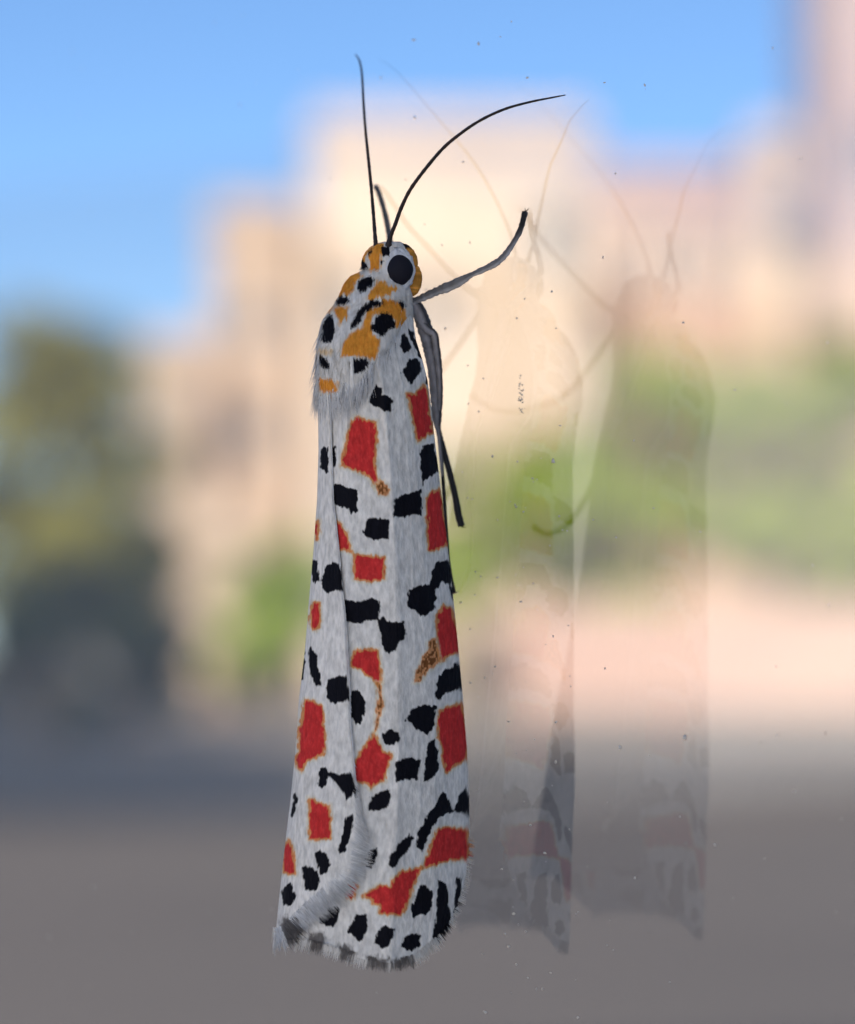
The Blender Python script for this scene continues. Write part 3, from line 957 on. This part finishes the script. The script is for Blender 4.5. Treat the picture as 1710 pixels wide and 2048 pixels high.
cb, Rb_ = (Lb + Rb) / 2, (Rb - Lb) / 2
# under the wings the abdomen is narrower
ab = sstep(800, 880, yy)
Rb_ = Rb_ * (1 - ab * 0.22)
taper = np.interp(yy, [860, 1300, 1600, 1690], [1, 0.85, 0.55, 0.08])
Rb_ = Rb_ * taper
Hb = Hb - ab * 0.25
S_ = np.sin(ps)[None, :]
Cc = np.cos(ps)[None, :]
X = cb[:, None] + Rb_[:, None] * S_
front = np.where(Cc > 0, dep(S_), -np.sqrt(np.clip(1 - S_ ** 2, 0, 1)))
circ = Cc + 0 * X
hd = sstep(600, 560, Y)
Dm = (front * (1 - hd) + circ * hd) * Rb_[:, None]
yb = np.interp(X, YB[:, 0], YB[:, 1])
inside = sstep(-14, 30, yb - Y)
off = np.where(Cc > 0, -18 + 27 * inside, -6 + 6 * inside) * np.where(np.abs(Cc) < .25, np.abs(Cc) / .25, 1)
off = off * sstep(560, 600, Y)
# tufts: neck groove, collar and shoulder lobes
off += np.where(Cc > 0, 1, 0) * np.clip(Cc, 0, 1) * (-7 * np.exp(-((Y - 562 - 0.10 * (760 - X)) / 7) ** 2)
                                                     + 5 * np.exp(-((Y - 590 - 0.10 * (760 - X)) / 14) ** 2)
                                                     - 4 * np.exp(-((Y - 612 - 0.25 * (760 - X)) / 6) ** 2)
                                                     + 7 * np.exp(-(((X - 775) / 36) ** 2 + ((Y - 655) / 38) ** 2))
                                                     + 5 * np.exp(-(((X - 660) / 28) ** 2 + ((Y - 660) / 38) ** 2)))
off += inside * (noise2(X, Y, 3.2, 26, 31) - .5) * 3.0 * (Cc > 0) + (noise2(X, Y, 11, 16, 32) - .5) * 3 * np.clip(Cc + .2, 0, 1)
tc = depth(cb, yy, Hb)
t = tc[:, None] - (Dm + off) * (tc / FOC)[:, None]
V = CAM + ray(X, Y) * t[..., None]
colB = paint(X, Y, 'B')
back = (Cc + 0 * X) < -0.05
colB[back] = np.array([0.30, 0.25, 0.22])
nv = V.reshape(-1, 3)
F = grid_faces(len(yy), NS, wrap=True).tolist()
F.append(list(range(NS))[::-1])
F.append([(len(yy) - 1) * NS + k for k in range(NS)])
body = mesh_obj('body', nv, F, M['fur'], MROOT, cols=colB.reshape(-1, 3))
BODY = (X, Y, V, Cc + 0 * X)


def ellip(name, px, py, h, rx, ry, rd, mat, parent, seg=48, rings=28, tilt=0.0, rough=0.0, cols=None, seed=0):
    t0 = depth(px, py, h)
    k = t0 / FOC
    O = CAM + ray(px, py) * t0
    th = np.linspace(0, math.pi, rings)[:, None]
    ph = np.linspace(0, 2 * math.pi, seg, endpoint=False)[None, :]
    a = np.sin(th) * np.cos(ph)
    b = np.cos(th) + 0 * ph
    d = np.sin(th) * np.sin(ph)
    if rough:
        m = 1 + rough * (noise2(ph * 10 + 0 * th, th * 10 + 0 * ph, 1.1, 2.4, seed) - .5)
        a, b, d = a * m, b * m, d * m
    if name == 'eye':        # narrows towards its lower end
        a = a * (1 - 0.22 * np.clip(-b, 0, 1) ** 1.5) * (1 - 0.06 * np.clip(b, 0, 1))
    ca, sa = math.cos(tilt), math.sin(tilt)
    xx = a * rx * ca - b * ry * sa
    zz = a * rx * sa + b * ry * ca
    V = O + (xx * k)[..., None] * RT + (zz * k)[..., None] * UP - (d * rd * k)[..., None] * FW
    cc = None
    if cols is not None:
        cc = cols(xx + px, py - zz).reshape(-1, 3)
    return mesh_obj(name, V.reshape(-1, 3), grid_faces(rings, seg, wrap=True), mat, parent, cols=cc)


def head_h(px, py, lift):
    """height over the glass of a spot on the head, lift photo pixels above the axis"""
    hb = np.interp(py, BR[:, 0], BR[:, 3])
    cbx = np.interp(py, BR[:, 0], (BR[:, 1] + BR[:, 2]) / 2)
    t_ = depth(cbx, py, hb)
    p = CAM + ray(px, py) * (t_ - lift * t_ / FOC)
    return float((p - OG) @ NRM * 1000)


eye = ellip('eye', 800, 540, head_h(800, 540, 44), 27, 31, 22, M['eye'], MROOT, tilt=0.14)
tag(eye, 'large matt black compound eye')


def eye_ring_col(x, y):
    return np.tile(np.array([0.70, 0.70, 0.72]), (x.size, 1)).reshape(x.shape + (3,))


ellip('eye_ring', 794, 541, head_h(794, 541, 39), 35, 43, 14, M['fur'], MROOT, rough=0.26, cols=eye_ring_col, seed=5)


def palp_col(x, y):
    c = np.tile(np.array([0.76, 0.33, 0.06]), (x.size, 1)).reshape(x.shape + (3,))
    s = noise2(x, y, 40, 2.6, 41)
    c = c * (0.5 + 0.95 * s)[..., None]
    return c


def palp_top(x, y):
    c = palp_col(x, y)
    m = sstep(502, 495, y + (noise2(x, y, 3, 5, 2) - .5) * 5)[..., None]
    return c * (1 - m) + BLACK * m


ellip('palp', 815, 513, head_h(815, 513, 14), 17, 28, 15, M['fur'], MROOT, tilt=0.55, rough=0.16, cols=palp_top, seed=6)
ellip('palp', 827, 561, head_h(827, 561, 12), 17, 31, 16, M['fur'], MROOT, tilt=-0.10, rough=0.10, cols=palp_col, seed=7)
ellip('eye', 745, 540, head_h(745, 540, -34), 18, 26, 20, M['eye'], MROOT)


# --- antennae and legs: tapered chains
def spline(pts, n):
    p = np.asarray(pts, float)
    s = np.r_[0, np.cumsum(np.linalg.norm(np.diff(p[:, :2], axis=0), axis=1))]
    q = np.linspace(0, s[-1], n)
    out = []
    # Catmull-Rom on the arc length
    for v in q:
        i = min(max(np.searchsorted(s, v) - 1, 0), len(p) - 2)
        p0, p1, p2, p3 = p[max(i - 1, 0)], p[i], p[i + 1], p[min(i + 2, len(p) - 1)]
        u = (v - s[i]) / (s[i + 1] - s[i] + 1e-9)
        m1 = (p2 - p0) / 2 if i > 0 else (p2 - p1)
        m2 = (p3 - p1) / 2 if i < len(p) - 2 else (p2 - p1)
        out.append((2 * u ** 3 - 3 * u ** 2 + 1) * p1 + (u ** 3 - 2 * u ** 2 + u) * m1 + (-2 * u ** 3 + 3 * u ** 2) * p2 + (u ** 3 - u ** 2) * m2)
    return np.array(out)


PXM = 0.0975 / FOC


def chain(name, pts, mat, parent, n=60, sides=8, curve=True, wave=0.0, colf=None):
    p = np.asarray(pts, float)
    if curve:
        q = spline(p, n)
    else:
        s = np.r_[0, np.cumsum(np.linalg.norm(np.diff(p[:, :2], axis=0), axis=1))]
        z = np.linspace(0, s[-1], n)
        q = np.stack([np.interp(z, s, p[:, k]) for k in range(4)], 1)
    pos = P(q[:, 0], q[:, 1], q[:, 2])
    rad = q[:, 3] * PXM
    if wave:
        g = np.random.default_rng(len(name) + n)
        rad = rad * (1 + wave * (g.random(len(rad)) - .5))
    v, f = tube(pos, rad, sides)
    cc = None
    if colf is not None:
        cc = colf(np.repeat(np.linspace(0, 1, len(q)), sides), np.tile(np.arange(sides), len(q)))
    return mesh_obj(name, v, f, mat, parent, cols=cc)


chain('antenna', [(752, 494, 3.05, 5.5), (750, 470, 3.05, 4.2), (747, 430, 2.98, 3.8), (742, 370, 2.75, 3.5), (736, 310, 2.45, 3.3), (731, 260, 2.08, 3.0),
                  (727, 205, 1.55, 2.7), (724, 150, 1.0, 2.3), (719, 122, 0.7, 1.9), (711, 109, 0.5, 1.2)], M['antenna'], MROOT, 150, 8, wave=0.18)
chain('antenna', [(774, 508, 3.02, 8.0), (776, 494, 3.02, 7.0), (782, 470, 3.02, 4.6), (790, 450, 3.0, 4.2), (805, 410, 2.92, 4.0), (828, 368, 2.78, 3.8), (880, 303, 2.38, 3.5), (920, 268, 2.12, 3.3),
                  (962, 240, 1.82, 3.0), (1010, 218, 1.42, 2.7), (1060, 204, 1.05, 2.3), (1105, 195, 0.7, 1.8), (1131, 190, 0.52, 1.1)], M['antenna'], MROOT, 170, 8, wave=0.18)


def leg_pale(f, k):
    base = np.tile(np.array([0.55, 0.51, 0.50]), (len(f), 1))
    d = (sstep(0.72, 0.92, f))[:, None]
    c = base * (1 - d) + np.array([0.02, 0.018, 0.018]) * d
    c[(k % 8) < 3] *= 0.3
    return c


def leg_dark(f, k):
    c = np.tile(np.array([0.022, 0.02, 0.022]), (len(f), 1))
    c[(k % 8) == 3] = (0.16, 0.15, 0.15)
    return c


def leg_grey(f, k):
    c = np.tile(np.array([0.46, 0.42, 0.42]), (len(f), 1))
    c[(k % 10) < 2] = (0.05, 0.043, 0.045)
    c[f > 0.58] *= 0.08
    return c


def leg(pts, colf, **kw):
    l = chain('leg', pts, M['leg'], MROOT, colf=colf, **kw)
    return l


def claw(parent, px, py, dx, dy):
    for s in (-1, 1):
        chain('claw', [(px, py, 0.10, 1.6), (px + dx * 0.6 + s * 2, py + dy * .6, 0.09, 1.0), (px + dx + s * 4, py + dy - 2, 0.04, .5)], M['antenna'], parent, 8, 5)


lg = leg([(812, 606, 2.35, 10), (830, 602, 2.05, 7), (870, 584, 1.80, 8.5), (905, 570, 1.62, 10), (932, 556, 1.45, 7.5), (940, 551, 1.4, 5.5), (985, 530, 1.05, 7), (1008, 512, .78, 6.5), (1030, 480, .42, 6), (1042, 455, .22, 6), (1050, 424, 0.10, 6.5)],
         leg_pale, n=90, sides=8, wave=0.25)
claw(lg, 1050, 424, 4, -6)
lg = leg([(800, 602, 2.3, 9), (793, 560, 1.55, 9), (788, 545, 1.42, 7), (785, 520, 1.15, 6.5), (781, 488, .85, 6), (774, 445, .45, 6), (766, 412, .28, 5.5), (757, 384, .16, 6), (752, 374, .10, 6)],
         leg_dark, n=80, sides=8, wave=0.2)
claw(lg, 752, 374, -3, -5)
# right middle leg folded against the flank, its foot trailing below
lg = leg([(818, 598, 2.0, 7), (832, 612, 1.95, 13), (846, 645, 1.75, 16), (858, 690, 1.5, 14), (868, 745, 1.22, 13), (872, 800, 1.0, 11.5), (874, 840, .85, 10), (876, 856, .78, 6), (884, 890, .62, 6.5),
          (898, 940, .45, 6.5), (910, 990, .3, 7), (917, 1030, .18, 7.5), (923, 1052, .10, 7.5)], leg_grey, n=130, sides=10, wave=0.16)
claw(lg, 923, 1052, 6, 4)
# right hind leg: shank in front of the middle leg, knee at 868,668
lg = leg([(838, 640, 1.9, 8), (856, 660, 1.75, 9), (868, 668, 1.62, 8), (872, 690, 1.5, 8), (878, 740, 1.25, 7), (880, 800, 1.02, 6), (877, 850, .8, 5), (886, 960, .66, 4), (895, 1100, .5, 4), (901, 1150, .35, 4), (908, 1186, .12, 4.5)],
         leg_grey, n=110, sides=10, wave=0.16)
claw(lg, 908, 1186, 5, -2)
# far-side middle and hind legs, seen mostly as reflections in the pane
leg([(760, 600, 2.2, 8), (725, 690, 1.95, 8), (690, 755, 1.75, 8), (672, 790, 1.0, 7), (660, 790, .5, 6), (650, 764, .12, 6)], leg_dark, n=60, sides=8, wave=0.2)
leg([(745, 880, 2.0, 8), (742, 960, 1.75, 7), (740, 1030, 1.3, 6), (758, 1054, .65, 5), (776, 1042, .12, 5)], leg_dark, n=60, sides=8, wave=0.2)


# --- hair: thorax fur and wing fringes
def hairs(name, rootp, dirs, length, width, cols, parent, bend=None, seg=4):
    """rootp,dirs: world arrays; length/width metres; three-sided tapering strands"""
    n = len(rootp)
    g = np.random.default_rng(n + 3)
    dirs = dirs / np.linalg.norm(dirs, axis=1)[:, None]
    a = np.cross(dirs, g.normal(size=(n, 3)))
    a /= np.linalg.norm(a, axis=1)[:, None]
    b = np.cross(dirs, a)
    if bend is None:
        bend = np.zeros((n, 3))
    V = np.empty((n, seg + 1, 3, 3))
    for s in range(seg + 1):
        f = s / seg
        cen = rootp + dirs * (length * f)[:, None] + bend * (f * f)
        r = width * (1 - 0.85 * f)
        for k in range(3):
            an = 2 * math.pi * k / 3
            V[:, s, k] = cen + (math.cos(an) * a + math.sin(an) * b) * r[:, None]
    V = V.reshape(-1, 3)
    base = (np.arange(n) * (seg + 1) * 3)[:, None, None]
    s = np.arange(seg)[None, :, None] * 3
    k = np.arange(3)[None, None, :]
    k2 = (k + 1) % 3
    F = np.stack([base + s + k, base + s + k2, base + s + 3 + k2, base + s + 3 + k], -1).reshape(-1, 4)
    C_ = np.repeat(cols, (seg + 1) * 3, axis=0)
    return mesh_obj(name, V, F, M['hair'], parent, cols=C_)


def surf_dir(f, x, y, dx, dy):
    p0 = f(x, y)
    p1 = f(x + dx, y + dy)
    return p1 - p0


# fur lying over the thorax: short strands in the colours of the markings
X, Y, V, CC = BODY
ok = np.argwhere((CC > 0.02) & (Y > 489) & ~((np.abs(X - 797) < 36) & (np.abs(Y - 541) < 40)) & (Y < np.interp(X, YB[:, 0], YB[:, 1]) + 4) & (Y < 815))
pick = ok[rng.integers(0, len(ok), 5600)]
hx, hy = X[pick[:, 0], pick[:, 1]], Y[pick[:, 0], pick[:, 1]]
rp = V[pick[:, 0], pick[:, 1]]
nxt = V[np.minimum(pick[:, 0] + 6, len(yy) - 1), pick[:, 1]]
d = nxt - rp
n_out = -FW + RT[None, :] * ((hx - cb[pick[:, 0]]) / Rb_[pick[:, 0]])[:, None]
n_out /= np.linalg.norm(n_out, axis=1)[:, None]
d = d / np.linalg.norm(d, axis=1)[:, None] + n_out * rng.uniform(0.02, 0.16, (len(d), 1)) + RT * rng.normal(0, .10, (len(d), 1))
Ln = rng.uniform(5, 11, len(d)) * PXM * np.where(hy > 700, 1.3, np.where(hy < 570, 0.75, 1.0))
hc_ = paint(hx, hy + 5, 'B') * rng.uniform(0.9, 1.12, (len(d), 1))
fur = hairs('fur', rp, d, Ln, np.full(len(d), 0.6) * PXM, hc_, body)
tag(fur, kind='stuff')
# long white hairs hanging from the thorax edge
n = 900
ex = np.r_[rng.uniform(628, 745, 620), rng.uniform(740, 805, 130), rng.uniform(626, 645, 150)]
ey = np.interp(ex, YB[:, 0], YB[:, 1]) - rng.uniform(2, 45, n)
ey[-150:] = rng.uniform(640, 800, 150)
ex[-150:] = np.interp(ey[-150:], ROWS[:, 0], ROWS[:, 1]) + rng.uniform(0, 8, 150)
rp = shell(ex, ey, np.full(n, 8.0))
tip = shell(ex + rng.normal(-1, 5, n), ey + 40, rng.uniform(8, 16, n))
d = tip - rp
d[-150:] += RT * (-rng.uniform(0.0, 0.35, 150) * 40 * PXM)[:, None]
Ln = rng.uniform(22, 55, n) * PXM
Ln[620:750] *= 0.5
hc_ = np.tile(np.array([0.86, 0.85, 0.85]), (n, 1)) * rng.uniform(0.75, 1.05, (n, 1))
hc_[rng.random(n) < 0.05] = (0.10, 0.09, 0.11)
tag(hairs('long_hair', rp, d, Ln, rng.uniform(0.5, 0.95, n) * PXM, hc_, body), kind='stuff')
# stray hairs off the left shoulder
n = 26
ey = rng.uniform(660, 790, n)
ex = np.interp(ey, ROWS[:, 0], ROWS[:, 1]) + 4
rp = shell(ex, ey, np.zeros(n))
d = -UP * 1.0 - RT * rng.uniform(0.15, 0.7, (n, 1)) + FW * rng.normal(0, .2, (n, 1))
tag(hairs('stray_hair', rp, d, rng.uniform(25, 50, n) * PXM, np.full(n, 0.5) * PXM, np.tile([0.6, 0.58, 0.58], (n, 1)), body,
          bend=-UP[None, :] * rng.uniform(0, 12, (n, 1)) * PXM), kind='stuff')

# fringe of the lower wing along its outer margin
n = 1500
us = rng.integers(0, RWX.shape[1], n)
back_ = rng.uniform(0, 10, n)
rx = RWX[-1, us]
ry = RWY[-1, us] - back_
keep = rx > 585
us, rx, ry = us[keep], rx[keep], ry[keep]
n = len(rx)
slope = np.interp(rx, MARG_R[:, 0], np.gradient(MARG_R[:, 1], MARG_R[:, 0]))
dxn = -slope / np.sqrt(1 + slope ** 2) * -1
dirx = np.where(slope < 0, -slope, -slope) / np.sqrt(1 + slope ** 2)
diry = 1 / np.sqrt(1 + slope ** 2)
dirx = dirx * 0.75
rp = shell(rx, ry, np.full(n, 1.5))
cS, RS, HS = srow(ry)
edge = np.clip((rx - cS) / RS, -1, 1)
d = RT * (dirx + rng.normal(0, .08, n))[:, None] - UP * (diry + 0.15)[:, None] + FW * (0.6 * np.clip(edge, 0, 1) * dirx)[:, None]
Ln = rng.uniform(12, 24, n) * PXM * np.where(rx > 880, 0.75, 1)
hc_ = paint(rx, ry + 6, 'R') * rng.uniform(.85, 1.1, (n, 1))
tag(hairs('fringe', rp, d, Ln, rng.uniform(.6, 1.0, n) * PXM, hc_, rw), kind='stuff')
# fringe of the upper wing: longer, silky, along the outer margin and up the inner margin
n = 2200
x_ = rng.uniform(548, 727, n)
y_ = np.interp(x_, MARG_L[:, 0], MARG_L[:, 1])
m2 = 900
y2 = rng.uniform(1560, 1740, m2)
x2 = np.interp(y2, EDGE[:, 0], EDGE[:, 1])
inn = y2 > 1690
x2[inn] = np.interp(-y2[inn], -MARG_L[::-1, 1][::-1], MARG_L[::-1, 0][::-1])
x_, y_ = np.r_[x_, x2], np.r_[y_, y2]
n = len(x_)
bk = rng.uniform(0, 26, n)
sl = np.interp(x_, MARG_L[:, 0], np.gradient(MARG_L[:, 1], MARG_L[:, 0]))
dx = -sl / np.sqrt(1 + sl ** 2)
dy = 1 / np.sqrt(1 + sl ** 2)
up_ = sstep(1740, 1600, y_)
dx = dx * (1 - up_) + 0.45 * up_
dy = dy * (1 - up_) + 0.9 * up_
x_, y_ = x_ - dx * bk - 1, y_ - dy * bk
rp = shell(x_, y_, np.full(n, 6.5) + rng.uniform(0, 2, n))
d = shell(x_ + dx * 20, y_ + dy * 20, np.full(n, 10.0)) - rp + RT * rng.normal(0, .09 * 20 * PXM, (n, 1))
Ln = rng.uniform(14, 44, n) * PXM * (1 - 0.55 * up_)
hc_ = np.tile([0.84, 0.82, 0.80], (n, 1)) * rng.uniform(.7, 1.06, (n, 1))
dk = paint(x_, y_, 'L')
dm = dk.mean(1) < 0.3
hc_[dm] = dk[dm]
tag(hairs('fringe', rp, d, Ln, rng.uniform(.6, 1.0, n) * PXM, hc_, lw), kind='stuff')
# fine hairs along the upper wing's inner margin
n = 700
y_ = rng.uniform(820, 1600, n)
x_ = np.interp(y_, EDGE[:, 0], EDGE[:, 1]) - 2
rp = shell(x_, y_, np.full(n, 6.0))
d = shell(x_ + rng.uniform(1, 7, n), y_ + 14, np.full(n, 6.5)) - rp
tag(hairs('margin_hair', rp, d, rng.uniform(6, 13, n) * PXM * np.interp(y_, [820, 1300, 1600], [.6, .8, 1.3]), np.full(n, .55) * PXM,
          np.tile([0.74, 0.74, 0.77], (n, 1)), lw), kind='stuff')
# bristles along the lower wing's costal edge
n = 420
y_ = rng.uniform(900, 1760, n)
cS, RS, HS = srow(y_)
x_ = cS + RS * 0.985
rp = shell(x_, y_, np.zeros(n))
d = RT * rng.uniform(.1, .5, (n, 1)) - UP + FW * rng.normal(.2, .2, (n, 1))
tag(hairs('margin_hair', rp, d, rng.uniform(5, 13, n) * PXM, np.full(n, .5) * PXM, paint(x_, y_, 'R'), rw), kind='stuff')

# ------------------------------------------------------------------ dust and a dried drip on the pane
DS = [(985, 912, 3.2), (1107, 922, 5), (1030, 1010, 2.5), (1042, 1203, 3.2), (995, 1155, 2.5), (922, 1205, 2.5), (991, 1333, 3), (970, 1355, 2.6), (1018, 1443, 3), (1112, 1444, 3.2), (1112, 1524, 4),
      (1061, 1650, 2.2), (1090, 1706, 3), (1004, 1738, 2.4), (1028, 1827, 4), (1010, 1868, 2.4), (1017, 1893, 3), (1033, 1929, 2.6), (1102, 1946, 3), (1085, 1978, 2.6), (972, 2025, 3), (1156, 2035, 3),
      (940, 485, 2.4), (884, 490, 2.2), (852, 578, 2.4), (891, 657, 2.8), (936, 731, 2.2), (1034, 637, 2.4), (1367, 645, 3.2), (1206, 515, 2.6), (937, 807, 2.2), (958, 823, 2.2), (1104, 583, 2.6), (827, 80, 3.5), (957, 88, 4),
      (830, 235, 3), (762, 155, 2.5), (1055, 155, 3), (1210, 165, 2.5), (480, 210, 2.5), (1290, 170, 3), (1470, 780, 2.5), (1270, 1755, 3), (1430, 1690, 3), (1370, 1475, 5), (1240, 1495, 4)]
for _ in range(150):
    DS.append((rng.uniform(30, 1690), rng.uniform(30, 2030), rng.uniform(0.9, 2.4)))
for _ in range(40):
    DS.append((rng.normal(1040, 80), rng.uniform(750, 2040), rng.uniform(0.9, 2.6)))
VV, FF = [], []
k0 = 0
ico = bmesh.new()
bmesh.ops.create_icosphere(ico, subdivisions=1, radius=1)
iv = np.array([v.co[:] for v in ico.verts])
if_ = [[v.index for v in f.verts] for f in ico.faces]
ico.free()
for (x, y, r) in DS:
    o = P(x, y, 0.0) + NRM * (r * 0.22 * PXM)
    j = iv * rng.uniform(.55, 1.25, (12, 1)) * r * PXM
    el = rng.uniform(.7, 1.5)
    VV.append(o + j[:, 0:1] * EA * el * 1.2 + j[:, 1:2] * np.array([0, 0, 1.0]) / el + j[:, 2:3] * NRM * 0.3)
    FF += [[i + k0 for i in q] for q in if_]
    k0 += 12
du = mesh_obj('dust', np.concatenate(VV), FF, M['dust'], None)
tag(du, 'tiny pale dust specks scattered over the window glass', 'dust', kind='stuff')
# dried drip: a short column of tiny clear beads
dm_, dn, db = mat_new('dried_clear_residue')
db.inputs['Base Color'].default_value = (0.8, 0.74, 0.64, 1)
db.inputs['Roughness'].default_value = 0.35
db.inputs['Alpha'].default_value = 0.45
VV, FF = [], []
k0 = 0
ico = bmesh.new()
bmesh.ops.create_icosphere(ico, subdivisions=2, radius=1)
iv = np.array([v.co[:] for v in ico.verts])
if_ = [[v.index for v in f.verts] for f in ico.faces]
ico.free()
drops = [(1041, 751, 2.2), (1040, 756, 1.6)]
for _ in range(46):
    q = rng.random()
    drops.append((1042 + rng.normal(0, 3.6), 762 + 64 * q + rng.normal(0, 2), rng.uniform(0.8, 2.3)))
for (x, y, r) in drops:
    o = P(x, y, 0.0) + NRM * (r * 0.1 * PXM)
    j = iv * rng.uniform(.7, 1.25, (len(iv), 1)) * r * PXM
    VV.append(o + j[:, 0:1] * EA * 1.25 + j[:, 1:2] * np.array([0, 0, 1.0]) + j[:, 2:3] * NRM * 0.22)
    FF += [[i + k0 for i in q] for q in if_]
    k0 += len(iv)
dr = mesh_obj('dried_drip', np.concatenate(VV), FF, dm_, None)
tag(dr, 'short vertical smear of dried clear droplets on the glass beside the moth', 'smear')

for o in sc.objects:
    if '_loc' in o:
        del o['_loc']
